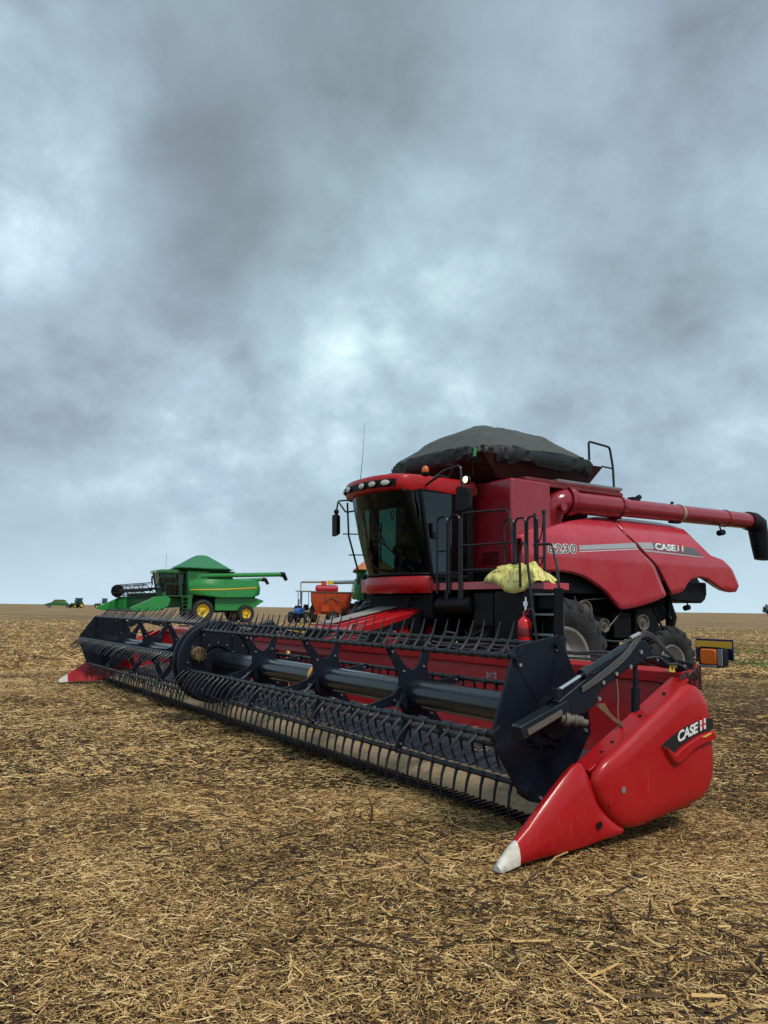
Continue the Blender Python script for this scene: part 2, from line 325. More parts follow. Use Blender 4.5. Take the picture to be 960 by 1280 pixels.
def wheel(parent,c,R,width,rimr,m_rim='rim',nl=22,out=-1,detail=True,dish=0.12):
    """c=(u,v,z) of the outer face centre; out=-1: outer face towards -v"""
    u,v,z=c; w=width; d=-out
    rim=MB(); cc=(u,v,z)
    rim.lathe([(0.02,.10*d),(rimr*.28,.10*d),(rimr*.30,.16*d),(rimr*.34,dish*d*1.5),(rimr*.62,dish*d*1.6),(rimr*.86,dish*d*.9),(rimr*.93,.035*d),(rimr*1.0,.02*d),(rimr*1.03,.06*d),(rimr*1.0,w*.5*d),(rimr*1.03,(w-.04)*d),(rimr*.9,(w-.06)*d),(rimr*.2,(w-.2)*d)],cc,'v',40)
    if detail:
        for k in range(10):
            a=2*PI*k/10; p=(u+rimr*.2*math.cos(a),v+.10*d,z+rimr*.2*math.sin(a)); rim.cyl(p,(p[0],p[1]-.035*d,p[2]),.018,6)
    wo=rim.build('wheel',m_rim,parent,smooth=30)
    t=MB()
    t.lathe([(rimr*1.0,.06*d),(rimr*1.12,.015*d),(R*.78,-.012*d),(R*.90,.015*d),(R*.945,.07*d),(R*.955,w*.5*d),(R*.945,(w-.07)*d),(R*.9,(w-.01)*d),(R*.78,(w)*d),(rimr*1.1,(w-.02)*d),(rimr*1.0,(w-.06)*d)],cc,'v',56)
    if nl:
        for side in (0,1):
            for k in range(nl):
                a0=2*PI*(k+.5*side)/nl; sw=.42*2*PI/nl*1.6
                def P(a,y,r): return (u+r*math.cos(a),v+y*d,z+r*math.sin(a))
                y0,y1=(w*.02,w*.54) if side==0 else (w*.98,w*.46)
                th=2*PI/nl*.17; rows=[]
                for (y,a,rr) in ((y0,a0-sw*.15,R*.955),(y0+(y1-y0)*.15,a0,R*.995),(y0+(y1-y0)*.6,a0+sw*.75,R),(y1,a0+sw*1.25,R)):
                    rows.append([P(a-th,y,R*.90),P(a-th*.7,y,rr),P(a+th*.7,y,rr),P(a+th,y,R*.90)])
                t.loft(rows,True,True)
                # shoulder of the lug running down the side wall
                yy=w*.02 if side==0 else w*.98; yo=-.012 if side==0 else w+.012
                t.loft([[P(a0-sw*.15-th,yy,R*.93),P(a0-sw*.15-th*.7,yy,R*.965),P(a0-sw*.15+th*.7,yy,R*.965),P(a0-sw*.15+th,yy,R*.93)],
                        [P(a0-sw*.35-th,yo,R*.84),P(a0-sw*.35-th*.7,yo,R*.90),P(a0-sw*.35+th*.7,yo,R*.90),P(a0-sw*.35+th,yo,R*.84)]],True,True)
    t.build('tyre','rubber',wo,smooth=40)
    return wo

# ============================================================ GROUND
def zg(x,y):
    d=np.sqrt(np.asarray(x)**2+np.asarray(y)**2)
    t=np.clip((d-24)/36,0,1); return 0.35*t*t*(3-2*t)
def soil_noise(x,y):
    x=np.asarray(x);y=np.asarray(y)
    return (0.010*np.sin(x*2.1+1.3*np.sin(y*1.7))+0.010*np.sin(y*2.7+1.1*np.sin(x*1.9+.5))
           +0.006*np.sin(x*7.3+2*np.sin(y*5.1))*np.sin(y*6.7+1.5*np.sin(x*4.3))+0.004*np.sin(x*17+3*np.sin(y*13))*np.sin(y*19+2*np.sin(x*11)))
def ground_h(x,y):
    d=np.sqrt(np.asarray(x)**2+np.asarray(y)**2); f=np.clip((60-d)/40,0,1)
    return zg(x,y)+soil_noise(x,y)*f-0.012
# polar sheet round the camera, cells growing with distance, reaching past the horizon
rad=[0.0]; r=0.12
while rad[-1]<6500:
    rad.append(rad[-1]+r); r=max(0.10,rad[-1]*0.022)
rad=np.array(rad[1:]); NA=420
ang=np.linspace(0,2*PI,NA,endpoint=False)
RR,AA=np.meshgrid(rad,ang,indexing='ij')
X=(RR*np.sin(AA)).ravel(); Y=(RR*np.cos(AA)).ravel(); Z=ground_h(X,Y)
nr=len(rad)
vv=np.column_stack([X,Y,Z]); vv=np.vstack([vv,[[0,0,float(ground_h(0,0))]]])
ii,jj=np.meshgrid(np.arange(nr-1),np.arange(NA),indexing='ij')
q=np.stack([ii*NA+jj,ii*NA+(jj+1)%NA,(ii+1)*NA+(jj+1)%NA,(ii+1)*NA+jj],-1).reshape(-1,4)
faces=[tuple(a) for a in q.tolist()]+[(nr*NA,(j+1)%NA,j) for j in range(NA)]
me=bpy.data.meshes.new('field_ground'); me.from_pydata(vv.tolist(),[],faces)
bm=bmesh.new(); bm.from_mesh(me); bmesh.ops.recalc_face_normals(bm,faces=bm.faces)
if sum(f.normal.z for f in bm.faces)<0: bmesh.ops.reverse_faces(bm,faces=bm.faces)
bm.to_mesh(me); bm.free(); me.shade_smooth()
ground=bpy.data.objects.new('ground',me); COL.objects.link(ground); ground['kind']='structure'
gm=bpy.data.materials.new('straw_covered_soil'); gm.use_nodes=True; t=gm.node_tree; n=t.nodes; l=t.links
b=n['Principled BSDF']; b.inputs['Roughness'].default_value=0.9; b.inputs['Specular IOR Level'].default_value=0.15
geo=n.new('ShaderNodeNewGeometry')
def gnoise(scale,detail,rough=0.6,mapscale=(1,1,1),rotz=0,dist=0.0):
    mp=n.new('ShaderNodeMapping'); mp.inputs['Scale'].default_value=mapscale; mp.inputs['Rotation'].default_value=(0,0,rotz); l.new(geo.outputs['Position'],mp.inputs[0])
    x=n.new('ShaderNodeTexNoise'); x.inputs['Scale'].default_value=scale; x.inputs['Detail'].default_value=detail; x.inputs['Roughness'].default_value=rough; x.inputs['Distortion'].default_value=dist
    l.new(mp.outputs[0],x.inputs['Vector']); return x.outputs['Fac']
def gramp(fac,st):
    r=n.new('ShaderNodeValToRGB'); l.new(fac,r.inputs[0]); e=r.color_ramp.elements
    e[0].position=st[0][0]; e[0].color=(*st[0][1],1); e[1].position=st[-1][0]; e[1].color=(*st[-1][1],1)
    for p,c in st[1:-1]:
        k=e.new(p); k.color=(*c,1)
    return r.outputs[0]
def gmix(f,a,bb,mode='MIX'):
    m=n.new('ShaderNodeMix'); m.data_type='RGBA'; m.blend_type=mode
    for s,x in (('Factor',f),('A',a),('B',bb)):
        if isinstance(x,(int,float)): m.inputs[s].default_value=x
        elif isinstance(x,tuple): m.inputs[s].default_value=(*x,1)
        else: l.new(x,m.inputs[s])
    return m.outputs['Result']
fine=gnoise(34,6,0.75,dist=1.0)
fine2=gnoise(9,8,0.7)
fib1=gnoise(22,5,0.7,(1,7,1),0.5); fib2=gnoise(22,5,0.7,(7,1,1),0.2)
sepc=gramp(fine,[(0.32,(0.018,0.010,0.005)),(0.47,(0.075,0.043,0.020)),(0.60,(0.24,0.150,0.070)),(0.76,(0.50,0.35,0.18))])
fibc=gramp(nmath('MAXIMUM',fib1,fib2,tree=t),[(0.50,(0.05,0.030,0.016)),(0.62,(0.23,0.155,0.08)),(0.75,(0.48,0.36,0.20))])
colr=gmix(0.5,sepc,fibc)
# metre-scale patches: moist dark soil and paler straw mats
patch=gnoise(0.55,5,0.6); rowsn=None
du=n.new('ShaderNodeVectorMath'); du.operation='DOT_PRODUCT'; l.new(geo.outputs['Position'],du.inputs[0]); du.inputs[1].default_value=(math.cos(A_),math.sin(A_),0)
dv=n.new('ShaderNodeVectorMath'); dv.operation='DOT_PRODUCT'; l.new(geo.outputs['Position'],dv.inputs[0]); dv.inputs[1].default_value=(-math.sin(A_),math.cos(A_),0)
cuv=n.new('ShaderNodeCombineXYZ'); l.new(nmath('MULTIPLY',du.outputs['Value'],1.0,tree=t),cuv.inputs[0]); l.new(nmath('MULTIPLY',dv.outputs['Value'],0.045,tree=t),cuv.inputs[1])
rn=n.new('ShaderNodeTexNoise'); rn.inputs['Scale'].default_value=0.55; rn.inputs['Detail'].default_value=5; rn.inputs['Roughness'].default_value=0.7; l.new(cuv.outputs[0],rn.inputs['Vector']); rowsn=rn.outputs['Fac']
big=gnoise(0.06,4,0.5)
pf=n.new('ShaderNodeMapRange'); pf.inputs['From Min'].default_value=0.40; pf.inputs['From Max'].default_value=0.62; pf.inputs['To Min'].default_value=0.62; pf.inputs['To Max'].default_value=1.22; l.new(patch,pf.inputs['Value'])
rf=n.new('ShaderNodeMapRange'); rf.inputs['From Min'].default_value=0.36; rf.inputs['From Max'].default_value=0.62; rf.inputs['To Min'].default_value=0.70; rf.inputs['To Max'].default_value=1.15; l.new(rowsn,rf.inputs['Value'])
mul=nmath('MULTIPLY',pf.outputs[0],rf.outputs[0],tree=t)
sc=n.new('ShaderNodeVectorMath'); sc.operation='SCALE'; l.new(colr,sc.inputs[0]); l.new(mul,sc.inputs['Scale'])
# distant field: average colour
dist=n.new('ShaderNodeVectorMath'); dist.operation='LENGTH'; l.new(geo.outputs['Position'],dist.inputs[0])
df=n.new('ShaderNodeMapRange'); df.inputs['From Min'].default_value=12; df.inputs['From Max'].default_value=45; l.new(dist.outputs['Value'],df.inputs['Value'])
farc=gramp(nmath('MULTIPLY_ADD',gnoise(1.6,9,0.75,(1,1.6,1)),0.42,nmath('MULTIPLY',gnoise(0.10,7,0.66,(.6,3.2,1),R_(4)),0.58,tree=t),tree=t),[(0.38,(0.14,0.088,0.042)),(0.5,(0.29,0.190,0.095)),(0.62,(0.46,0.32,0.17))])
farm=farc
sfar=n.new('ShaderNodeVectorMath'); sfar.operation='SCALE'; l.new(farm,sfar.inputs[0]); l.new(rf.outputs[0],sfar.inputs['Scale'])
colg=gmix(df.outputs[0],sc.outputs[0],sfar.outputs[0])
# weeds far on the right of the field
sp=n.new('ShaderNodeSeparateXYZ'); l.new(geo.outputs['Position'],sp.inputs[0])
weedn=gnoise(0.5,5,0.65,(0.5,1.2,1))
wx=n.new('ShaderNodeMapRange'); wx.inputs['From Min'].default_value=7.5; wx.inputs['From Max'].default_value=9.5; l.new(sp.outputs['X'],wx.inputs['Value'])
wy=n.new('ShaderNodeMapRange'); wy.inputs['From Min'].default_value=17; wy.inputs['From Max'].default_value=20; l.new(sp.outputs['Y'],wy.inputs['Value'])
wy2=n.new('ShaderNodeMapRange'); wy2.inputs['From Min'].default_value=36; wy2.inputs['From Max'].default_value=28; l.new(sp.outputs['Y'],wy2.inputs['Value'])
wn=n.new('ShaderNodeMapRange'); wn.inputs['From Min'].default_value=0.50; wn.inputs['From Max'].default_value=0.60; wn.inputs['To Max'].default_value=0.6; l.new(weedn,wn.inputs['Value'])
wf=nmath('MULTIPLY',nmath('MULTIPLY',wx.outputs[0],wy.outputs[0],tree=t),nmath('MULTIPLY',wy2.outputs[0],wn.outputs[0],tree=t),tree=t)
colg=gmix(wf,colg,(0.10,0.16,0.03))
l.new(colg,b.inputs['Base Color'])
bp=n.new('ShaderNodeBump'); bp.inputs['Strength'].default_value=0.9; bp.inputs['Distance'].default_value=0.03
hsum=nmath('ADD',nmath('MULTIPLY',fine,0.6,tree=t),nmath('ADD',fib1,fib2,tree=t),tree=t)
l.new(hsum,bp.inputs['Height']); l.new(bp.outputs[0],b.inputs['Normal'])
me.materials.append(gm)

# ------------------------------------------------------------ straw litter
def fieldnoise(x,y,s,seed=0.0):
    return (np.sin(x*s+1.7*np.sin(y*s*.8+seed))+np.sin(y*s*1.3+1.3*np.sin(x*s*.9+seed*2)))*.25+.5
strawmat=bpy.data.materials.new('straw_and_stalk'); strawmat.use_nodes=True; t=strawmat.node_tree; n=t.nodes; l=t.links
b=n['Principled BSDF']; b.inputs['Roughness'].default_value=0.62; b.inputs['Specular IOR Level'].default_value=0.3
at=n.new('ShaderNodeAttribute'); at.attribute_name='tone'; at.attribute_type='GEOMETRY'
l.new(gramp(at.outputs['Fac'],[(0.0,(0.020,0.011,0.005)),(0.28,(0.080,0.043,0.018)),(0.5,(0.29,0.155,0.054)),(0.75,(0.60,0.36,0.125)),(1.0,(0.90,0.64,0.30))]),b.inputs['Base Color'])
def straw_cloud(name,x,y,Lm,Ls,wm,tone,lift=0.012,tilt=0.22,seg=2,zf=None):
    n_=len(x); th=rng.uniform(0,2*PI,n_); Ln=np.clip(rng.lognormal(np.log(Lm),Ls,n_),Lm*.3,Lm*4)
    w=wm*rng.uniform(.6,1.5,n_); tl=np.abs(rng.normal(0,tilt,n_)); tl=np.minimum(tl,1.1)
    dx=np.cos(th)*np.cos(tl);dy=np.sin(th)*np.cos(tl);dz=np.sin(tl)
    sx=-np.sin(th);sy=np.cos(th)
    roll=rng.uniform(-.9,.9,n_)
    z0=(ground_h(x,y) if zf is None else zf)+lift*rng.uniform(.2,1.6,n_)
    bend=rng.normal(0,.16,n_)*Ln
    P=[]
    for k in range(seg+1):
        s=k/seg; bb=bend*4*s*(1-s)*.5
        cx=x+dx*Ln*(s-.5)+sx*bb; cy=y+dy*Ln*(s-.5)+sy*bb; cz=z0+dz*Ln*s+np.abs(bb)*.25
        ww=w*(1-.25*s)
        for sg in (-1,1):
            P.append(np.column_stack([cx+sg*sx*ww*.5*np.cos(roll),cy+sg*sy*ww*.5*np.cos(roll),cz+sg*ww*.5*np.sin(roll)]))
        P.append(np.column_stack([cx,cy,cz+ww*.38]))
    k3=3*(seg+1); V=np.stack(P,1).reshape(-1,3)
    base=(np.arange(n_)*k3)[:,None]; Q=[]
    for k in range(seg):
        a=3*k;bq=3*(k+1)
        Q.append(np.column_stack([base+a,base+a+2,base+bq+2,base+bq])); Q.append(np.column_stack([base+a+2,base+a+1,base+bq+1,base+bq+2]))
    Q=np.stack(Q,1).reshape(-1,4)
    me=bpy.data.meshes.new(name); me.vertices.add(len(V)); me.vertices.foreach_set('co',V.ravel().astype(np.float32))
    me.loops.add(Q.size); me.loops.foreach_set('vertex_index',Q.ravel().astype(np.int32))
    me.polygons.add(len(Q)); me.polygons.foreach_set('loop_start',(np.arange(len(Q))*4).astype(np.int32))
    me.update(calc_edges=True)
    a=me.attributes.new('tone','FLOAT','FACE'); a.data.foreach_set('value',np.repeat(tone,2*seg).astype(np.float32))
    me.materials.append(strawmat)
    o=bpy.data.objects.new(name,me); COL.objects.link(o); return o
def scatter(n_,d0,d1,wid,power=1.0):
    u=rng.uniform(0,1,n_); y=(d0**power+u*(d1**power-d0**power))**(1/power)
    x=rng.uniform(-1,1,n_)*(y*.56+wid); return x,y
def tracks(x,y):         # wheel tracks and combed rows running along the header's length
    q=(x-ORG.x)*math.cos(A_)+(y-ORG.y)*math.sin(A_)+.12*np.sin(y*.35+x*.2)
    r_=0
    for c_q,w_q,k_q in ((-2.75,.28,.75),(-4.6,.30,.55),(-.55,.22,.25),(3.9,.35,.6),(6.2,.35,.6),(9.5,.4,.5),(12,.4,.5),(16,.5,.5),(20,.5,.5)): r_=r_+k_q*np.exp(-((q-c_q)/w_q)**2)
    return np.clip(r_,0,1)*(.45+.55*(fieldnoise(x,y,1.7,2.0)>.45))
def darkpatch(x,y):      # moist bare soil along the wheel tracks on the right
    a=np.clip((x-2.6-.12*y+.6*np.sin(y*1.1))/1.4,0,1)*np.clip((y-4)/3,0,1)*np.clip((22-y)/6,0,1)
    b_=np.clip((-x-.40*y+.1)/.6,0,1)*np.clip((7-y)/2,0,1)*(.4+.6*(fieldnoise(x,y,2.0,1.0)>.5))
    return np.clip(a+b_+.8*tracks(x,y),0,1)
def tones(x,y,mu,sg):
    mu=mu+.01-.14*darkpatch(x,y)+.06*np.clip(-x/3,0,1)*(1-darkpatch(x,y))
    m=fieldnoise(x,y,1.3,.7)*.5+fieldnoise(x,y,3.1,2.2)*.5
    return np.clip(rng.normal(mu,sg,len(x))+(m-.5)*.45,0,1)
x,y=scatter(440000,2.2,7.5,3.0,1.25)
kk=rng.uniform(0,1,len(x))<1-.45*darkpatch(x,y); x,y=x[kk],y[kk]
o=straw_cloud('straw_litter',x,y,.031,.62,.0043,tones(x,y,.58,.31),tilt=.13)
o['kind']='stuff'; o['label']='short pale straw and chaff lying over the near soil'; o['category']='straw'
x,y=scatter(330000,6.5,24,3.0,1.15)
kk=rng.uniform(0,1,len(x))<1-.65*darkpatch(x,y); x,y=x[kk],y[kk]
o=straw_cloud('straw_litter',x,y,.050,.5,.0070,tones(x,y,.61,.29),tilt=.12,lift=.012)
o['kind']='stuff'; o['label']='straw litter over the field around and beyond the header'; o['category']='straw'
x,y=scatter(150000,20,70,6.0,1.0); kk=rng.uniform(0,1,len(x))<np.clip((75-y)/50,0,1); x,y=x[kk],y[kk]
o=straw_cloud('straw_litter',x,y,.14,.5,.022,tones(x,y,.59,.24),lift=.014)
o['kind']='stuff'; o['label']='straw strewn over the farther field behind the machines'; o['category']='straw'
x,y=scatter(17000,2.3,14,2.6,1.3)
keep=fieldnoise(x,y,1.1,3.0)+.25*darkpatch(x,y)+rng.normal(0,.14,len(x))>.55; x,y=x[keep],y[keep]
o=straw_cloud('stalk_debris',x,y,.11,.5,.012,np.clip(rng.choice([.05,.1,.16,.25,.62,.8],len(x))+rng.normal(0,.06,len(x)),0,1),lift=.02,tilt=.10,seg=3)
o['kind']='stuff'; o['label']='longer broken stalks, some dark and rotten, scattered in the straw'; o['category']='stalks'

weedmat=mat('weed_leaf',(0.09,0.17,0.03),0.6,spec=0.3,var=0.3,scale=1.0)
xw=np.concatenate([rng.uniform(11.5,24,7000)]); yw=np.concatenate([rng.uniform(24,37,7000)])
kk=(fieldnoise(xw,yw,.8,.3)+rng.normal(0,.1,len(xw))>.52)|(xw<3); xw,yw=xw[kk],yw[kk]
o=straw_cloud('weeds',xw,yw,.11,.3,.03,np.full(len(xw),.5),lift=.02,tilt=.7)
o.data.materials.clear(); o.data.materials.append(weedmat)
o['kind']='stuff'; o['label']='small green weeds sprouting through the stubble beyond the marker lamp'; o['category']='weeds'
xw=np.concatenate([rng.normal(.32,.05,26),rng.normal(1.0,.04,16),rng.normal(.9,.02,8)]); yw=np.concatenate([rng.normal(6.55,.05,26),rng.normal(4.35,.04,16),rng.normal(4.6,.02,8)])
o=straw_cloud('weed_seedlings',xw,yw,.022,.3,.006,np.full(len(xw),.5),lift=.02,tilt=.6)
o.data.materials.clear(); o.data.materials.append(weedmat)
o['kind']='stuff'; o['label']='tiny green seedlings in the straw in front of the header'; o['category']='weeds'

# ============================================================ HEADER (grain platform with reel)
NV0,NVM,NV1=0.38,7.05,13.62
RC=(0.75,0.91)
hd=root('grain_header',(0.9,7.0,0),'wide red and black draper header with finger reel, lowered on the straw in front','header')
# ---- outer dividers and covers
COVER=[(1.0,.69),(1.79,1.11),(1.92,1.135),(2.02,1.10),(2.11,1.01),(2.15,.91),(2.155,.76),(2.18,.58),(2.17,.40),(2.08,.27),(1.95,.215),(1.28,.125),(1.14,.125),(1.02,.16),(.90,.26),(.81,.37),(.765,.48),(.79,.56),(.86,.625)]
COVER=round_poly(COVER,.06,3)
cxu=sum(p[0] for p in COVER)/len(COVER); cxz=sum(p[1] for p in COVER)/len(COVER)
def cover(vo,sg):     # sg=-1: bulges towards -v
    m=MB(); secs=[]
    for inset,dv in ((0.02,.06),(0.0,.04),(.004,.012),(.022,-.010),(.05,-.022),(.14,-.034),(.35,-.040),(.7,-.040)):
        q=[]
        for p in COVER:
            d=Vector((cxu-p[0],cxz-p[1])); L0=d.length
            k=inset if inset<.1 else inset*L0
            k=min(k,L0*.97); d.normalize(); q.append((p[0]+d.x*k,vo-sg*dv,p[1]+d.y*k))
        secs.append(q)
    m.loft(secs,True,True); return m
def zline(a,b,u): return a[1]+(b[1]-a[1])*(u-a[0])/(b[0]-a[0])
for end,(vo,sg) in enumerate(((-.10,-1),(14.1,1))):
    cv=cover(vo,sg).build('side_cover','red',hd,smooth=45)
    f=lambda dv: vo+sg*dv
    # raised ledge under the badge + black badge band
    m=MB(); band=[(1.47,.690),(1.53,.725),(1.62,.762),(1.76,.812),(1.90,.842),(2.06,.855),(2.12,.857),(2.12,.768),(2.04,.76),(1.92,.742),(1.78,.70),(1.68,.665),(1.585,.615)]
    m.prism(band,f(.032),f(.046)); m.build('badge_band','decal',cv)
    m=MB(); ledge=[(1.455,.688),(1.585,.612),(1.68,.662),(1.78,.697),(1.92,.739),(2.04,.757),(2.13,.765),(2.16,.70),(2.0,.675),(1.85,.64),(1.76,.60),(1.70,.56),(1.60,.535),(1.545,.57)]
    inner=[(p[0],f(.036),p[1]) for p in ledge]
    cu=sum(p[0] for p in ledge)/len(ledge); cz=sum(p[1] for p in ledge)/len(ledge)
    outer=[(p[0]*.9+cu*.1,f(.075),p[1]*.9+cz*.1+.004) for p in ledge]
    m.loft([inner,outer],True,True); m.build('ledge','red',cv,bevel=.008)
    if end==0:
        vs,fs=text_mesh('CASE',.108,.1,.004,.92)
        W_=max(v[0] for v in vs); k=.26/W_
        m=MB(); m.add([(1.66+v[0]*k,f(.049),.705+v[0]*k*.235+v[1]) for v in vs],fs); m.build('lettering','letter',cv,smooth=0,recalc=False)
        m=MB()
        for du in (0,.052): m.prism([(1.945+du,.768+du*.2),(1.968+du,.772+du*.2),(1.968+du,.852+du*.2),(1.945+du,.848+du*.2)],f(.046),f(.050))
        m.build('emblem_bars','letter',cv)
        m=MB(); m.prism([(1.972,.782),(1.993,.786),(1.993,.880),(1.972,.876)],f(.046),f(.051)); m.prism([(1.950,.803),(2.016,.815),(2.016,.829),(1.950,.817)],f(.0465),f(.0515)); m.build('emblem_letter','redletter',cv)
        m=MB(); m.prism([(1.92,.728),(1.97,.722),(2.03,.738),(2.05,.752),(2.03,.752),(1.97,.736)],f(.076),f(.080)); m.build('chipped_paint','yellow',cv)
    m=MB()
    for (bu,bz) in ((1.03,.42),(.66,.20)):
        vv_=f(.030) if bu>1 else f(-.03)
        m.lathe([(.001,-sg*-.0),(.022,0),(.024,sg*.004),(.001,sg*.004)],(bu,vv_+sg*.008,bz),'v',14)
    m.build_each('cover_bolt','bolt',cv)
    m=MB()
    for (bu,bz) in ((.90,.33),(1.22,.20),(1.95,.30),(2.08,.50),(1.86,1.02),(1.22,.74)): m.lathe([(.001,0),(.010,0),(.011,sg*.006),(.006,sg*.009),(.001,sg*.009)],(bu,f(.026),bz),'v',8)
    m.build_each('rivet','red',cv)
    # divider snout
    m=MB(); secs=[]
    vn=vo-sg*.02
    for u,b,tp,w in ((.04,.045,.185,.15),(.16,.05,.27,.21),(.34,.055,.40,.27),(.50,.06,.52,.31),(.60,.063,.595,.33),(.655,.066,.625,.335),(.705,.07,.62,.33),(.745,.074,.565,.325),(.785,.078,.475,.32),(.83,.082,.36,.31),(.90,.086,.29,.30),(.99,.09,.215,.29),(1.055,.10,.165,.28),(1.07,.12,.145,.27)):
        h=tp-b; q=[]
        for (a,c) in ((0,.0),(-.035,.08),(-.045,.35),(-.02,.72),(.04,.93),(.12,1.0),(.24,.985),(.40,.90),(.7,.55),(.95,.12),(1,.0)):
            q.append((u,vn-sg*(a*w if a>=0 else a*.45),b+c*h))
        secs.append(q)
    m.loft(secs,True,True); sn=m.build('divider_snout','red',hd,smooth=45)
    m=MB(); secs=[]
    for u,b,tp,w in ((-.125,.03,.07,.05),(-.10,.025,.095,.08),(-.03,.028,.145,.12),(.05,.038,.195,.157)):
        h=tp-b; q=[]
        for (a,c) in ((0,.0),(-.045,.08),(-.055,.35),(-.03,.72),(.04,.93),(.12,1.0),(.24,.985),(.40,.90),(.7,.55),(.95,.12),(1,.0)):
            q.append((u,vn+sg*.003-sg*(a*w if a>=0 else a*.45),b+c*h))
        secs.append(q)
    m.loft(secs,True,True); m.build('snout_tip','white',sn,smooth=50)
    m=MB(); m.lathe([(.001,0),(.026,0),(.028,sg*.003),(.02,sg*.004),(.012,sg*-.004),(.001,sg*-.004)],(.80,vn+sg*.032,.20),'v',14); m.build('snout_bolt','black',sn)
    # inner side sheet with sloping flange
    vi=vo-sg*.15
    m=MB(); m.prism([(.72,.12),(.76,.50),(.87,.555),(1.97,1.135),(2.12,1.10),(2.16,.25),(2.0,.14)],vi,vi+sg*.03); m.build('side_sheet','red',hd,bevel=.004)
    m=MB(); m.prism([(.80,.560),(1.99,1.165),(2.005,1.145),(.81,.535)],vi+sg*.075,vi-sg*.09)
    for k in range(6): pass
    m.build('side_rail','red',hd,bevel=.004)
    m=MB()
    for u in (1.0,1.12,1.45,1.75): m.cyl((u,vi+sg*.02,.545+(u-.78)*.521+.012),(u,vi+sg*.02,.545+(u-.78)*.521-.02),.013,8)
    m.build_each('rail_bolt','decal',hd)
# ---- cutterbar
m=MB()
nseg=56
for i in range(1):
    pts=[(.82,.045),(.84,.085),(1.10,.24),(1.16,.26),(1.18,.22),(.95,.04)]
    secs=[[(u,v,z+.004*math.sin(v*5)) for (u,z) in pts] for v in np.linspace(.12,13.88,nseg)]
    m.loft(secs,True,True)
m.build('skid_plate','tanplate',hd,smooth=20)
m=MB(); m.box((.80,.14,.070),(.865,13.86,.092)); m.build('knife_bar','black',hd)
def guard(v):
    m=MB(); m.loft([[(.86,v-.016,.078),(.86,v+.016,.078),(.86,v+.013,.108),(.86,v-.013,.108)],[(.76,v-.013,.076),(.76,v+.013,.076),(.76,v+.010,.108),(.76,v-.010,.108)],[(.655,v-.003,.088),(.655,v+.003,.088),(.655,v+.002,.094),(.655,v-.002,.094)]],True,True); return m
allg=list(np.arange(.34,13.7,.0762))
gmsh=guard(0.0)
g0=None
for i,v in enumerate(allg[:100]):
    if g0 is None:
        g0=gmsh.build('knife_guard','steel',hd,smooth=0); g0.location=(0,v,0)
    else:
        c=g0.copy(); COL.objects.link(c); c.parent=hd; c.location=(0,v,0)
m=MB()
for v in allg[100:]:
    gg=guard(v); m.add(gg.v,gg.f)
o=m.build('knife_guard','steel',hd,smooth=0); o['kind']='stuff'
# ---- draper deck
m=MB()
deck=[(1.14,.235),(1.96,.44),(1.98,.40),(1.15,.20)]
for (a,bv) in ((.16,6.15),(6.2,7.8),(7.85,13.8)):
    m.prism(deck,a,bv)
k=0
for v in np.arange(.3,13.7,.30):
    m.bar((1.16,v,.252),(1.94,v+.0,.446),.028,.022)
m.build('draper_belt','belt',hd,bevel=0)
# V-guide panel between knife and belt (dark rubber, sky blue painted in, diamond pattern)
m=MB()
for v in np.arange(.2,13.7,.22):
    m.bar((1.14,v,.262),(1.5,v+.11,.350),.010,.010); m.bar((1.14,v+.11,.262),(1.5,v,.350),.010,.010)
m.build('belt_pattern','belt',hd)
uu_=np.concatenate([rng.uniform(.86,1.16,2600),rng.uniform(1.16,1.94,2600)]); vv_s=np.concatenate([rng.uniform(.2,13.7,2600),rng.uniform(.2,13.7,2600)])
zz_=np.where(uu_<1.16,.085+(uu_-.84)*.575,.24+(uu_-1.14)*.25)+.006
kk=fieldnoise(vv_s,uu_*2,1.6,.4)+rng.normal(0,.14,len(uu_))>.55; uu_,vv_s,zz_=uu_[kk],vv_s[kk],zz_[kk]
xs=ORG.x+uu_*math.cos(A_)-vv_s*math.sin(A_); ys=ORG.y+uu_*math.sin(A_)+vv_s*math.cos(A_)
o=straw_cloud('chaff_on_header',xs,ys,.045,.5,.005,np.clip(rng.normal(.6,.2,len(xs)),0,1),lift=.006,tilt=.15,zf=zz_)
o['kind']='stuff'; o['label']='loose chaff lying on the header belts and skid plate'; o['category']='chaff'
# ---- back wall and frame
m=MB()
m.prism([(1.97,.40),(2.02,.40),(2.14,1.10),(2.09,1.10)],.1,6.1); m.prism([(1.97,.40),(2.02,.40),(2.14,1.10),(2.09,1.10)],7.9,13.9)
m.prism([(2.075,1.0),(2.125,1.0),(2.145,1.12),(2.095,1.12)],6.1,7.9)
m.build('back_sheet','red',hd,bevel=.003)
m=MB(); m.prism([(2.03,1.105),(2.03,1.20),(2.17,1.225),(2.20,1.20),(2.20,1.105)],.05,13.95); bs=m.build('top_beam','red',hd,bevel=.008)
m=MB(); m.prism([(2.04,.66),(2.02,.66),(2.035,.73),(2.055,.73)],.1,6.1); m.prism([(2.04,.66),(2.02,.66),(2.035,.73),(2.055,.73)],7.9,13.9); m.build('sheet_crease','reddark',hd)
vs,fs=text_mesh('3162',.085,0,.004,1.0)
m=MB(); m.add([(2.062-.0,2.55-v[0],.965+v[1]) for v in vs],fs); m.build('model_number','silver',hd,smooth=0,recalc=False)
m=MB()
for v in (1.1,3.0,4.8,5.9,8.1,9.4,11.3,13.0):
    m.prism([(2.20,.25),(2.20,1.18),(2.34,1.1),(2.42,.3)],v-.04,v+.04)
m.box((2.2,.2,.18),(2.36,13.8,.33)); m.build('rear_frame','reddark',hd,bevel=.005)
m=MB()
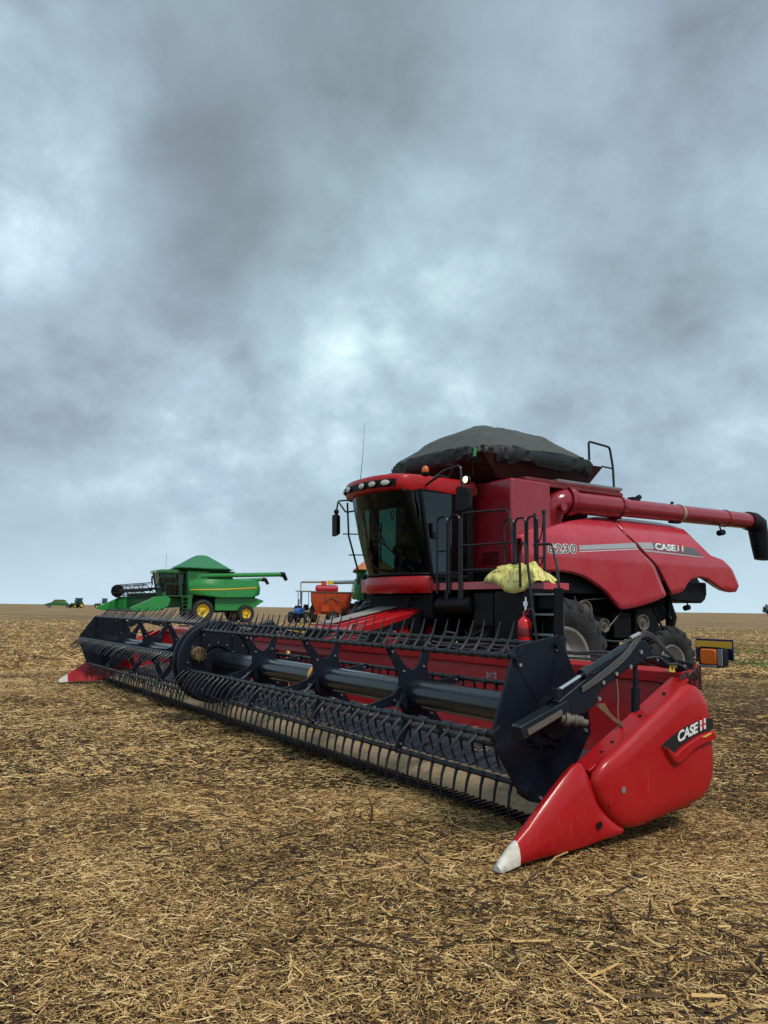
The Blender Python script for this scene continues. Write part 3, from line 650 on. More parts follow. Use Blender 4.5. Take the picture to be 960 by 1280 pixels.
for k in range(3):
    m.tube([(2.26,v,1.24+.03*k+.012*math.sin(v*4+k*2)+.008*math.sin(v*11+k)) for v in np.linspace(.4,13.4,90)],.013,6)
for v,h in ((2.4,.1),(3.3,.16),(4.6,.14),(5.5,.2),(8.4,.2),(9.3,.16)):
    m.tube([(2.26,v,1.22),(2.3,v+.08,1.25+h),(2.32,v+.28,1.25+h*1.1),(2.3,v+.45,1.22)],.013,6)
m.build('hydraulic_line','hose',hd)
m=MB(); m.box((2.2,3.95,1.23),(2.35,4.22,1.31)); m.box((2.2,6.6,1.23),(2.4,7.1,1.36)); m.box((2.2,5.0,1.23),(2.32,5.2,1.35)); m.build('valve_block','under',hd,bevel=.008)
m=MB(); m.box((2.19,7.15,1.228),(2.27,7.55,1.33)); m.build('sticker_plate','yellow',hd)
# ---- reel
m=MB(); prof_tube=.128
m.cyl((RC[0],NV0,RC[1]),(RC[0],NVM-.12,RC[1]),prof_tube,32); m.build('reel_tube','steel',hd)
m=MB(); m.cyl((RC[0],NVM+.18,RC[1]),(RC[0],NV1,RC[1]),prof_tube,32); m.build('reel_tube','steel',hd)
m=MB(); m.cyl((RC[0],3.93,RC[1]),(RC[0],4.0,RC[1]),prof_tube+.004,32); m.build('tube_band','yellowstrip',hd)
RB=.545
def batpos(a,R=RB): return (RC[0]+R*math.cos(R_(a)),RC[1]+R*math.sin(R_(a)))
near_b=[(126,64),(73,None),(13,282),(192,232),(248,268),(312,292)]      # (bat angle, finger direction)
far_b=[(117,46),(57,None),(352,285),(172,222),(230,266),(292,285)]
def tine_pts(bu,bz,dr,Lt=.30,sag=-.032):
    d=Vector((math.cos(R_(dr)),math.sin(R_(dr)))); nn=Vector((-d.y,d.x))
    P=[]
    for s,c in ((0,0),(.3,.75),(.6,1.0),(1,.35)):
        p=Vector((bu,bz))+d*(Lt*s)+nn*(sag*c); P.append(p)
    return P
tstuff=MB(); tine_count=0
def add_bat(ang,dr,v0,v1,Rr,indiv):
    global tine_count
    bu,bz=batpos(ang,Rr); m=MB()
    m.cyl((bu,v0,bz),(bu,v1,bz),.021,10)
    vs_=list(np.arange(v0+.10,v1-.05,.165))
    for v in vs_:
        m.cyl((bu,v-.020,bz),(bu,v+.020,bz),.0265,8)
    bo=m.build('reel_bat','tine',hd,smooth=40)
    if dr is None: return
    P=tine_pts(0,0,dr)
    tm=None
    for i,v in enumerate(vs_):
        pts=[(bu+p.x,v,bz+p.y) for p in P]
        if indiv and i<33 and tine_count<100:
            if tm is None:
                mm=MB(); mm.tube([(p.x,0,p.y) for p in P],[.0145,.0125,.010,.005],6); 
                tm=mm.build('tine','tine',bo,off=(0,0,0),smooth=50); OFF[tm.name]=OFF[bo.name]
                o=tm
            else:
                o=tm.copy(); COL.objects.link(o); o.parent=bo
            o.location=Vector((bu,v,bz))-OFF[bo.name]; o.rotation_euler=(random.gauss(0,.02),random.gauss(0,.025),random.gauss(0,.07)); tine_count+=1
        else:
            j=random.gauss(0,.008)
            tstuff.tube([(a+j*k_,bb,c) for k_,(a,bb,c) in enumerate(pts)],[.0145,.0125,.010,.005],6)
order=[3,0,4,1,2,5]
for k in order: add_bat(near_b[k][0],near_b[k][1],NV0+.03,NVM-.05,RB,k in (3,0,4))
for k in range(6): add_bat(far_b[k][0],far_b[k][1],NVM+.2,NV1,RB+.05,False)
o=tstuff.build('tine','tine',hd,smooth=50); o['kind']='stuff'
# spiders
def spider(v,angs,Rr,big=False):
    m=MB(); m.lathe([(.13,-.035),(.205,-.035),(.205,.035),(.13,.035)],(RC[0],v,RC[1]),'v',12)
    for a in angs:
        bu,bz=batpos(a,Rr); d=Vector((math.cos(R_(a)),math.sin(R_(a)))); nn=Vector((-d.y,d.x))
        c=Vector(RC)
        q=[c+d*.15+nn*.12,c+d*.27+nn*.048,Vector((bu,bz))+nn*.030,Vector((bu,bz))+d*.03,Vector((bu,bz))-nn*.030,c+d*.27-nn*.048,c+d*.15-nn*.12]
        m.prism([tuple(x) for x in q],v-.014,v+.014)
    o=m.build('reel_spider','navy',hd,smooth=30)
    m=MB()
    for a in angs:
        d=Vector((math.cos(R_(a)),math.sin(R_(a)))); nn=Vector((-d.y,d.x)); 
        for rr,ss in ((.175,.06),(.175,-.06),(.26,.0),(Rr-.06,0)):
            p=Vector(RC)+d*rr+nn*ss; m.cyl((p.x,v-.03,p.y),(p.x,v+.03,p.y),.011,6)
    m.build_each('bolt','bolt',o)
for v in (2.05,3.75,5.42): spider(v,[a for a,_ in near_b],RB)
for v in (8.7,10.4,12.1): spider(v,[a for a,_ in far_b],RB+.05)
# thin tie rods from spider hubs to the front bats
m=MB()
for v in (2.05,3.75,5.42,8.7,10.4,12.1):
    bs_=near_b if v<7 else far_b
    for a in (bs_[3][0],bs_[2][0]):
        bu,bz=batpos(a); m.bar((bu,v-.42,bz),(RC[0]+(bu-RC[0])*.3,v-.02,RC[1]+(bz-RC[1])*.3+.03),.030,.008)
m.build('tie_strip','steel',hd)
# end plates
m=MB(); PL=[(.93,1.51),(.46,1.43),(.25,.86),(.22,.76),(.51,.335),(.60,.285),(.72,.255),(.86,.285),(.98,.36),(1.27,.74),(1.24,.95),(1.14,1.14)]
m.prism(PL,NV0-.012,NV0+.012); ep=m.build('reel_end_plate','navy',hd,bevel=.004)
m=MB()
for (u,z) in ((.89,1.40),(.50,1.29),(.27,.78),(.58,.36),(.84,.34),(1.10,1.06),(.70,.30),(1.2,.76)): m.cyl((u,NV0-.028,z),(u,NV0+.02,z),.014,8)
m.build_each('bolt','bolt',ep)
m=MB()
for (u,z) in ((.46,1.35),(.90,1.43),(.24,.80),(.55,.36)):
    m.bar((u,NV0-.03,z),(u+.05,NV0-.03,z+.06),.05,.04); m.cyl((u,NV0-.05,z),(u,NV0+.05,z),.034,12)
for p,qq in (((.46,1.30),(.75,.93)),((.90,1.42),(.78,.95))):
    m.bar((p[0],NV0-.014,p[1]),(qq[0],NV0-.014,qq[1]),.010,.006,(0,1,0))
m.build_each('plate_bracket','navy',ep)
PF=[]
for a,_ in sorted(far_b): PF.append(batpos(a,.63))
m=MB(); m.prism(round_poly(PF,.05,3),NV1-.015,NV1+.015); m.build('reel_end_plate','navy',hd)
# middle shields (round, dished) of the two reel sections
for vv_,rr_ in ((NVM-.06,.60),(NVM+.16,.60)):
    m=MB(); m.lathe([(.01,.03),(.20,.03),(.23,0),(.50,0),(.515,-.03),(rr_-.02,-.03),(rr_,-.01),(rr_,.02),(rr_-.02,.03),(.50,.03),(.23,.03),(.01,.05)],(RC[0]-.05,vv_,RC[1]-.02),'v',56)
    ds=m.build('reel_shield','navy',hd,smooth=35)
    m=MB()
    for k in range(12):
        a=2*PI*k/12; 
        for rq in (.28,.45): m.cyl((RC[0]-.05+rq*math.cos(a),vv_-.018,RC[1]-.02+rq*math.sin(a)),(RC[0]-.05+rq*math.cos(a),vv_+.01,RC[1]-.02+rq*math.sin(a)),.010,6)
    m.build_each('bolt','bolt',ds)
m=MB(); m.lathe([(.01,-.07),(.06,-.07),(.09,-.05),(.105,-.02),(.105,.04)],(RC[0]-.36,NVM-.10,RC[1]+.10),'v',24)
for k in range(10):
    a=2*PI*k/10; m.cyl((RC[0]-.36+.08*math.cos(a),NVM-.21,RC[1]+.10+.08*math.sin(a)),(RC[0]-.36+.08*math.cos(a),NVM-.12,RC[1]+.10+.08*math.sin(a)),.014,6)
m.build('straw_caked_hub','brass',hd)
# ---- reel arms (each end and the centre)
def reel_arm(v,sg,full=True):
    vv0,vv1=v-.04,v+.04
    m=MB(); m.prism([(.62,1.04),(1.06,1.27),(1.58,1.475),(1.63,1.47),(1.70,1.375),(2.24,1.27),(2.24,1.19),(1.88,1.245),(1.62,1.315),(1.36,1.235),(1.07,1.10),(1.02,1.00),(.90,.94),(.71,.925)],vv0,vv1)
    am=m.build('reel_arm','navy',hd,bevel=.008)
    m=MB()
    for (u,z) in ((1.25,1.22),(1.42,1.27),(1.55,1.38),(1.1,1.16),(1.75,1.32),(1.05,1.04),(1.98,1.26),(2.1,1.25)): m.cyl((u,vv0-.012,z),(u,vv1+.012,z),.016,8)
    m.build_each('bolt','bolt',am)
    m=MB(); m.bar((.25,v,.845),(.72,v,1.005),.10,.095,(0,0,1)); m.bar((.245,v-.0,.89),(.68,v,1.035),.11,.016); sl_=m.build('slide_tube','steel',am,bevel=.008)
    m=MB(); m.bar((.30,v-.053,.85),(.64,v-.053,.967),.012,.04); m.build('slide_channel','knob',sl_); m=MB(); m.box((.235,v-.042,.80),(.25,v+.042,.88)); m.build('tube_opening','black',sl_)
    m=MB(); m.cyl((.60,v-.01,1.10),(.94,v-.01,1.235),.016,12); m.build('piston_rod','chrome',am)
    m=MB(); m.cyl((.92,v-.01,1.228),(1.52,v-.01,1.465),.034,14); m.cyl((.90,v-.01,1.220),(.98,v-.01,1.252),.044,14); m.build('lift_cylinder','steel',am)
    m=MB(); m.bar((.59,v-.05,1.07),(.59,v-.05,1.14),.06,.05); m.build('rod_clevis','navy',am,bevel=.004)
    if not full: return am
    m=MB(); m.cyl((1.53,v,1.30),(1.525,v,1.08),.020,12); m.cyl((1.525,v,1.10),(1.515,v,.84),.034,14); m.cyl((1.51,v-.05,.85),(1.51,v+.06,.85),.03,10); m.build('tilt_cylinder','navy',am)
    m=MB(); m.cyl((.66,v+sg*.02,.92),(.80,v+sg*.10,.90),.036,14); m.cyl((.78,v+sg*.09,.90),(.83,v+sg*.12,.885),.026,12); m.cyl((.68,v+sg*.04,.915),(.71,v+sg*.055,.91),.048,14); m.cyl((.75,v+sg*.07,.905),(.765,v+sg*.08,.903),.044,14); m.build('reel_motor','knob',am)
    m=MB()
    for k in range(7):
        a=R_(200+k*22); m.cyl((RC[0]-.06+.2*math.cos(a),v+.12*-sg,RC[1]-.04+.2*math.sin(a)),(RC[0]-.06+.2*math.cos(a),v+.20*-sg,RC[1]-.04+.2*math.sin(a)),.014,6)
    m.lathe([(.02,.06),(.15,.06),(.16,.08),(.16,.13),(.02,.13)] if sg<0 else [(.02,-.06),(.15,-.06),(.16,-.08),(.16,-.13),(.02,-.13)],(RC[0]-.05,v,RC[1]),'v',28)
    m.build('cam_ring','under',am)
    m=MB()
    for off_ in (0,.022,.045):
        pts=[(.86,v-.045,1.10+off_*.6),(1.1,v-.052,1.20+off_),(1.35,v-.055,1.33+off_),(1.48,v-.05,1.44+off_),(1.57,v-.045,1.515+off_*.6),(1.68,v-.05,1.50+off_*.6),(1.80,v-.05,1.41+off_*.5),(1.93,v-.05,1.335+off_*.4),(2.02,v-.04,1.27)]
        pts=[tuple(p) for p in smooth_poly(pts)]
        m.tube(pts,.011,6)
    m.tube(smooth_poly([(1.60,v-.05,1.33),(1.75,v-.06,1.345),(1.87,v-.06,1.27),(1.97,v-.06,1.285),(2.1,v-.05,1.235),(2.2,v-.05,1.20)]),.009,6)
    m.build('hose','hose',am)
    m=MB(); m.cyl((1.42,v-.05,1.49),(1.53,v-.05,1.525),.017,10); m.build('hose_fitting','bolt',am)
    m=MB()
    for s in range(11):
        r0=random.Random(s*3+int(v)); p0=Vector((1.03+.01*s,v-.02,1.0)); p1=Vector((1.22,v-.04,.86)); p2=Vector((1.36+.02*s,v-.06+.01*s,.80-.02*r0.random())); p3=Vector((1.46+.03*r0.random(),v-.08+.03*r0.random(),.84+.05*r0.random()))
        m.tube(smooth_poly([p0,p1+Vector((.03*r0.random(),0,.04*r0.random()-.02)),p2,p3,p3+Vector((.08*r0.random(),-.03,-.03+.05*r0.random()))]),.004,5)
    m.tube(smooth_poly([(1.28,v-.02,1.18),(1.285,v-.03,1.05),(1.27,v-.03,.92),(1.29,v-.03,.82)]),.007,5)
    m.build('tangled_twine','twine',am)
    m=MB(); m.prism([(1.90,1.215),(1.975,1.205),(1.965,1.275),(1.905,1.283)],vv0-.004,vv0-.001); st=m.build('warning_sticker','yellow',am)
    m=MB(); m.prism([(1.925,1.232),(1.955,1.229),(1.94,1.26)],vv0-.0065,vv0-.0045); m.build('warning_symbol','decal',st)
    return am
def smooth_poly(pts,it=2):
    P=[Vector(p) for p in pts]
    for _ in range(it):
        Q=[P[0]]
        for i in range(len(P)-1): Q+= [P[i]*.75+P[i+1]*.25,P[i]*.25+P[i+1]*.75]
        Q.append(P[-1]); P=Q
    return P
reel_arm(.13,-1)
reel_arm(13.87,1,False)
reel_arm(NVM+.05,-1,False)
m=MB(); m.prism([(1.95,1.12),(2.17,1.14),(2.19,.75),(2.15,.25),(2.08,.2),(2.1,1.0)],.06,.25); m.prism([(2.12,1.1),(2.24,1.27),(2.30,1.25),(2.3,1.05)],.06,.2); m.build('arm_mount','reddark',hd,bevel=.01)
m=MB()
rr=random.Random(3)
for k in range(5):
    a=Vector((1.93+.04*k,-.0+.02*rr.random(),1.16)); m.tube(smooth_poly([a,a+Vector((.03,-.02,.08*rr.random()+.03)),a+Vector((.09,-.01,.06*rr.random())),a+Vector((.14,.02,-.1*rr.random()))]),.009,5)
m.build('cable_bundle','hose',hd)
# ---- amber marker lamp and reflective plate on a bracket
m=MB(); m.cyl((2.25,.08,1.30),(2.33,.03,1.325),.014,8); m.cyl((2.33,.08,1.325),(2.33,.00,1.33),.012,8); m.box((2.34,-.02,1.27),(2.37,.02,1.40)); m.build('lamp_bracket','under',hd)
lampc=MB(); fr=round_poly([(.075,1.245),(-.155,1.245),(-.155,1.415),(.075,1.415)],.035,4)
lampc.loft([[(2.305,a,c) for a,c in fr],[(2.285,a,c) for a,c in fr],[(2.37,a*.9-.004,(c-1.33)*.9+1.33) for a,c in fr][:len(fr)]][1:]+[[(2.40,a*.8,(c-1.33)*.8+1.33) for a,c in fr]],True,True)
lo=lampc.build('marker_lamp','black',hd,smooth=40)
m=MB(); m.loft([[(2.283,a,c) for a,c in round_poly([(.058,1.268),(-.10,1.268),(-.10,1.398),(.058,1.398)],.025,4)],[(2.268,a,c) for a,c in round_poly([(.048,1.278),(-.09,1.278),(-.09,1.388),(.048,1.388)],.025,4)]],True,True); m.build('lamp_lens','amber',lo)
m=MB(); m.box((2.270,.06,1.245),(2.284,-.10,1.264)); m.box((2.272,-.108,1.262),(2.284,-.15,1.40)); m.build('lamp_rim','greymetal',lo,bevel=.003)
m=MB(); m.box((2.44,.21,1.30),(2.452,-.145,1.475)); sp_=m.build('marker_plate','navyplate',hd,bevel=.003)
m=MB(); m.box((2.4375,.20,1.40),(2.4395,-.135,1.458)); m.build('reflector_strip','yellowstrip',sp_)

# ============================================================ RED COMBINE
cb=root('combine_harvester',(6.5,7.0,0),'red combine harvester with dark tarpaulin over its grain tank and long unloading auger','combine harvester')
# ---- wheels: dual fronts both sides, rear steer pair
wheel(cb,(5.2,4.30,.95),.95,.62,.50,nl=20)
wheel(cb,(5.2,5.15,.95),.95,.62,.50,nl=20,detail=False)
wheel(cb,(5.2,9.70,.95),.95,.62,.50,nl=20,out=1,detail=False)
wheel(cb,(5.2,8.85,.95),.95,.62,.50,nl=20,out=1,detail=False)
wheel(cb,(9.1,5.30,.72),.72,.50,.36,nl=18)
wheel(cb,(9.1,8.70,.72),.72,.50,.36,nl=18,out=1,detail=False)
m=MB(); m.cyl((5.2,4.45,.95),(5.2,9.55,.95),.20,20); m.box((4.95,5.8,.75),(5.45,8.2,1.2)); m.cyl((9.1,5.7,.72),(9.1,8.3,.72),.11,16); m.box((8.95,6.0,.7),(9.25,8.0,.95)); m.bar((9.1,7,.9),(9.1,7,1.5),.5,.4); m.build('axle','under',cb,bevel=.01)
# ---- chassis and underbody
m=MB(); m.prism([(3.95,1.55),(4.6,1.2),(5.6,1.15),(6.6,.95),(8.2,1.0),(8.9,1.25),(9.9,1.55),(9.9,1.95),(3.95,1.95)],6.05,7.95)
m.box((4.9,5.35,1.99),(7.6,8.65,2.35))
m.box((7.4,5.75,1.35),(8.5,5.98,1.95)); m.box((6.45,5.9,1.1),(7.3,6.04,1.9))
m.build('chassis','under',cb,bevel=.02)
m=MB()
m.box((7.55,5.40,1.22),(8.02,5.72,1.68)); m.box((6.85,5.45,1.12),(7.4,5.85,1.6)); m.box((7.9,5.5,1.72),(8.35,5.8,1.95))
m.prism([(8.1,1.2),(8.6,1.15),(8.72,1.5),(8.6,1.78),(8.15,1.75)],5.38,5.78); m.cyl((8.75,5.5,1.5),(8.75,5.9,1.5),.20,20); m.cyl((8.75,5.47,1.5),(8.75,5.5,1.5),.12,16)
m.build('side_housing','under',cb,bevel=.02)
for (pu,pz,pr) in ((6.75,1.72,.17),(7.25,1.45,.12),(7.75,1.86,.10),(8.3,1.50,.15)):
    m=MB(); m.lathe([(.02,0),(pr*.3,0),(pr*.35,.03),(pr*.75,.03),(pr*.85,0),(pr,-.005),(pr*.93,.02),(pr,.05),(.02,.05)],(pu,5.34,pz),'v',24); m.build('pulley','knob',cb)
m=MB(); m.tube([(6.75,5.36,1.89),(7.75,5.36,1.96)],.012,5); m.tube([(6.78,5.36,1.55),(7.24,5.36,1.33),(7.36,5.36,1.42),(7.8,5.36,1.77)],.012,5); m.tube(smooth_poly([(6.5,5.36,1.95),(6.6,5.3,1.5),(6.9,5.34,1.25),(7.5,5.36,1.15),(8.2,5.34,1.2)]),.016,6); m.build('drive_belt','hose',cb)
m=MB(); m.tube(smooth_poly([(8.6,5.4,1.9),(8.7,5.35,1.6),(8.9,5.36,1.35),(9.1,5.4,1.25)]),.02,6); m.tube(smooth_poly([(8.9,5.5,2.0),(9.0,5.4,1.7),(9.25,5.42,1.5),(9.3,5.5,1.3)]),.02,6); m.tube([(9.35,5.6,2.0),(9.42,5.5,1.6),(9.3,5.5,1.3)],.05,8); m.bar((9.3,5.55,2.1),(9.3,5.55,1.3),.09,.06); m.tube(smooth_poly([(8.2,5.4,1.2),(8.4,5.3,1.0),(8.7,5.4,1.1)]),.018,6)
m.build('rear_linkage','under',cb)
# ---- feeder house
m=MB(); m.loft([[(2.22,6.32,.42),(2.22,7.68,.42),(2.22,7.68,1.24),(2.22,6.32,1.24)],[(2.9,6.40,.60),(2.9,7.62,.60),(2.9,7.62,1.45),(2.9,6.40,1.45)],[(4.3,6.42,1.05),(4.3,7.58,1.05),(4.3,7.58,1.78),(4.3,6.42,1.78)]],True,True); fh=m.build('feeder_house','red',cb,bevel=.03)
m=MB()
for vv_ in (6.55,6.9,7.25): m.bar((2.75,vv_,1.425),(4.2,vv_,1.765),.035,.03)
m.build('top_rib','red',fh)
m=MB(); m.loft([[(2.75,7.2,1.44),(2.75,7.6,1.44),(2.75,7.6,1.455),(2.75,7.2,1.455)],[(4.1,7.05,1.755),(4.1,7.6,1.755),(4.1,7.6,1.77),(4.1,7.05,1.77)]],True,True); m.build('glare_sheet','rim',fh)  # pale sheet that paints the sky glare onto the feeder top
m=MB(); m.bar((2.7,6.37,1.2),(3.9,6.37,1.55),.05,.10); m.bar((2.6,6.36,.8),(4.0,6.36,1.3),.04,.07); m.cyl((2.7,6.33,1.05),(2.7,6.4,1.05),.14,20); m.cyl((3.9,6.33,1.45),(3.9,6.4,1.45),.18,20); m.build('feeder_drive','under',fh)
m=MB(); m.bar((2.55,6.5,1.42),(2.55,7.5,1.42),.10,.03); m.build('feeder_trim','redsheen',fh)
# ---- grain tank walls
m=MB(); m.loft([[(5.0,5.3,2.12),(5.92,5.3,2.3),(5.92,8.7,2.3),(5.0,8.7,2.12)],[(5.0,5.3,3.87),(5.90,5.3,3.87),(5.90,8.7,3.87),(5.0,8.7,3.87)]],True,True); tk=m.build('tank_front','redtank',cb,bevel=.035)
m=MB(); m.box((5.92,5.86,2.2),(7.45,8.14,3.84)); m.box((7.45,5.95,2.2),(9.9,8.05,3.18)); m.prism([(7.45,3.18),(9.6,3.18),(8.1,3.5),(7.45,3.6)],6.4,7.6); m.build('rear_body','reddark',cb,bevel=.03)
m=MB(); m.box((5.35,5.34,3.872),(7.75,8.66,3.93)); m.box((5.9,5.33,3.80),(7.8,5.45,3.868)); m.build('tank_rim','reddark',cb,bevel=.01)
m=MB(); m.box((6.2,5.42,3.934),(7.9,5.62,3.985)); m.build('tank_ledge','greymetal',cb,bevel=.006)
m=MB()
for k in range(5): m.bar((4.995,5.62,2.47+.045*k),(4.995,6.02,2.47+.045*k),.012,.016)
m.build('louvre','black',tk)
m=MB(); m.box((4.985,6.18,3.68),(4.998,6.27,3.80)); m.build('warning_sticker','yellow',tk)
vs,fs=text_mesh('1',.1,0,0,1)
m=MB(); m.bar((4.983,6.225,3.70),(4.983,6.225,3.77),.012,.004); m.build('sticker_mark','decal',tk)
# ---- hopper extension
m=MB(); m.loft([[(5.1,5.75,3.935),(7.25,5.75,3.935),(7.25,8.25,3.935),(5.1,8.25,3.935)],[(4.55,5.52,4.30),(7.50,5.52,4.36),(7.50,8.48,4.36),(4.55,8.48,4.30)]],True,True); m.build('tank_extension','extn',cb,bevel=.01)
# ---- tarpaulin dome: bows, sagging cloth between them, skirt gathered at the rim
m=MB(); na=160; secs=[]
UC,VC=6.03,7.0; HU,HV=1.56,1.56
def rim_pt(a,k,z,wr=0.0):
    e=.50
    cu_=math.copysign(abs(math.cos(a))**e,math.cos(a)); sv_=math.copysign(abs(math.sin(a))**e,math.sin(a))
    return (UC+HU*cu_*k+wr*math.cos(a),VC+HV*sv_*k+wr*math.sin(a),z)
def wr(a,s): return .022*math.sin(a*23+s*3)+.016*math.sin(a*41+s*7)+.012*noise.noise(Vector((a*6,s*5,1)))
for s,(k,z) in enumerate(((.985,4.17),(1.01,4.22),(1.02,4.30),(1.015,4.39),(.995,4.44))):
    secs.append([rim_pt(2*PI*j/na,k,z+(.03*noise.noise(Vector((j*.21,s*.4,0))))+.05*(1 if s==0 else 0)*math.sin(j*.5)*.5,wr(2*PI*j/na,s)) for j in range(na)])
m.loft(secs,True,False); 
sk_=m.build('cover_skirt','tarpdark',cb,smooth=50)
m=MB(); secs=[]
for s in range(27):
    k=.998-s/26.0*.998; q=[]
    for j in range(na):
        a=2*PI*j/na
        p=rim_pt(a,max(k,.004),0)
        rr_=1-k
        h=.74*(1-(1-rr_)**1.95)
        bow=abs(math.sin((p[0]-UC+.25)*PI/.78))       # ridges over the bows, sag between
        sag=-.06*bow**.7*min(1,rr_*3)*(.55+.45*(1-rr_))-.03*abs(math.sin((p[1]-VC)*PI/1.05))
        w_=.04*noise.noise(Vector((p[0]*2.0,p[1]*2.6,3)))-.02*abs(noise.noise(Vector((p[0]*4,p[1]*5,9))))-.02*abs(noise.noise(Vector((p[0]*9,p[1]*7,2))))
        z=4.445+h+sag+w_+.035*(p[0]-UC)/HU*0
        q.append((p[0]+.12*(1-k)*-1,p[1],z))
    secs.append(q)
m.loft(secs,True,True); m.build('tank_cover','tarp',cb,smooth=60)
# ---- side panels
def vz(z):
    T=[(1.7,5.24),(2.0,5.22),(2.35,5.19),(2.62,5.165),(2.72,5.17),(2.95,5.19),(3.12,5.27),(3.3,5.40),(3.44,5.58),(3.6,5.8)]
    for (a,b_),(c,d) in zip(T,T[1:]):
        if z<=c: 
            k=(z-a)/(c-a); return b_+(d-b_)*max(0,k)
    return T[-1][1]
def resample(P,n_):
    P=[Vector(p) for p in P]; L_=[0]
    for i in range(1,len(P)): L_.append(L_[-1]+(P[i]-P[i-1]).length)
    out=[]
    for k in range(n_):
        s=L_[-1]*k/(n_-1); i=1
        while i<len(L_)-1 and L_[i]<s: i+=1
        t_=(s-L_[i-1])/max(1e-9,L_[i]-L_[i-1]); out.append(P[i-1].lerp(P[i],t_))
    return out
def coons(T,B,Lf,Rt,nu,nv):
    T=resample(T,nu);B=resample(B,nu);Lf=resample(Lf,nv);Rt=resample(Rt,nv); G=[]
    for j in range(nv):
        v=j/(nv-1); row=[]
        for i in range(nu):
            u=i/(nu-1)
            p=T[i]*(1-v)+B[i]*v+Lf[j]*(1-u)+Rt[j]*u-(T[0]*(1-u)*(1-v)+T[-1]*u*(1-v)+B[0]*(1-u)*v+B[-1]*u*v)
            row.append(p)
        G.append(row)
    return G
def panel(name,T,B,Lf,Rt,nu,nv,mir=False):
    G=coons(T,B,Lf,Rt,nu,nv); f=(lambda v:14-v) if mir else (lambda v:v)
    rows=[[(p.x,f(vz(p.y)),p.y) for p in r_] for r_ in G]
    topin=[(p[0]+.0,f(6.05),p[2]+.05) for p in rows[0]]
    botin=[(p[0]+.0,f(5.34),p[2]-.012) for p in rows[-1]]
    botr=[(p[0],(p[1]+f(5.34))/2*.4+p[1]*.6,p[2]-.028) for p in rows[-1]]
    m=MB(); m.loft([topin]+rows+[botr,botin],False,False)
    return m.build(name,'redsheen',cb,smooth=40,solid=.02,recalc=False)
P1T=[(5.10,2.86),(5.22,2.97),(5.4,3.035),(5.75,3.06),(6.05,3.15),(6.45,3.25),(6.95,3.33),(7.30,3.40),(7.64,3.43)]
P1B=[(5.10,2.36),(5.62,2.38),(6.0,2.385),(6.28,2.37),(6.55,2.32),(6.73,2.26),(6.95,2.17),(7.15,2.07),(7.33,1.94),(7.46,1.83),(7.57,1.775),(7.75,1.785),(8.1,1.84),(8.48,1.92),(8.80,2.02)]
P1L=[(5.10,2.86),(5.08,2.6),(5.10,2.36)]
P1R=[(7.64,3.43),(7.66,3.25),(7.72,3.10),(7.98,2.84),(8.42,2.55),(8.80,2.02)]
P2T=[(7.655,3.43),(8.3,3.44),(9.1,3.43),(9.45,3.40),(9.70,3.32)]
P2R=[(9.70,3.32),(9.80,3.10),(10.0,2.93),(10.18,2.82),(10.58,2.75),(10.87,2.57),(11.13,2.26),(11.06,2.16)]
P2B=[(8.94,2.06),(9.15,2.08),(9.33,2.13),(9.42,2.25),(9.56,2.36),(9.82,2.41),(10.05,2.39),(10.25,2.32),(10.48,2.23),(10.67,2.17),(10.85,2.145),(11.06,2.16)]
P2L=[(7.655,3.43),(7.69,3.25),(7.76,3.11),(8.05,2.84),(8.52,2.53),(8.94,2.06)]
for mir in (False,True):
    pa=panel('side_panel',P1T,P1B,P1L,P1R,44,22,mir); pb=panel('rear_panel',P2T,P2B,P2L,P2R,44,20,mir)
    if mir: continue
    def ondecal(poly2,d,nx=24):   # quad strip between lower and upper edge lines
        lo_,hi_=poly2; lo_=resample(lo_,nx); hi_=resample(hi_,nx)
        mid=[a.lerp(b_,.5) for a,b_ in zip(lo_,hi_)]
        m=MB(); m.loft([[(p.x,vz(p.y)-d,p.y) for p in r_] for r_ in (lo_,mid,hi_)],False,False); return m
    ondecal(([(6.42,2.735),(7.96,2.855)],[(6.42,2.815),(7.90,2.945)]),.016).build('stripe','silver',pa,smooth=60)
    ondecal(([(6.42,2.700),(7.99,2.830)],[(6.42,2.712),(7.985,2.842)]),.016).build('thin_stripe','letter',pa,smooth=60)
    ondecal(([(8.10,2.845),(8.43,2.855)],[(7.97,2.955),(8.40,2.975)]),.016).build('stripe','silver',pb,smooth=60)
    ondecal(([(8.43,2.855),(9.88,2.80)],[(8.40,2.975),(9.64,2.945)]),.016).build('black_stripe','greydecal',pb,smooth=60)
    ondecal(([(8.16,2.80),(9.93,2.765)],[(8.12,2.832),(9.90,2.785)]),.016).build('thin_stripe','silver',pb,smooth=60)
    def deco(body,size,u0,z0,width,slope,d,shear=0,bold=.004,sp=1.0):
        vs,fs=text_mesh(body,size,shear,bold,sp); k=width/max(v[0] for v in vs); m=MB()
        m.add([(u0+v[0]*k,vz(z0+v[1]+v[0]*k*slope)-d,z0+v[1]+v[0]*k*slope) for v in vs],fs); return m
    deco('8230',.200,5.66,2.655,.70,.04,.018,0,.015,1.15).build('model_number','letter',pa,smooth=0,recalc=False)
    deco('8230',.200,5.673,2.657,.675,.04,.022,0,.003,1.17).build('model_number','greydecal',pa,smooth=0,recalc=False)
    deco('CASE',.165,8.46,2.858,.62,-.01,.020,0,.006,.95).build('lettering','letter',pb,smooth=0,recalc=False)
    m=MB()
    for du in (0,.13): m.prism([(9.12+du,2.855),(9.17+du,2.855),(9.17+du,2.965),(9.12+du,2.965)],vz(2.9)-.024,vz(2.9)-.020)
    m.build('emblem_bars','letter',pb)
    m=MB(); m.prism([(9.18,2.85),(9.225,2.85),(9.225,2.99),(9.18,2.99)],vz(2.9)-.026,vz(2.9)-.021); m.build('emblem_letter','redletter',pb)
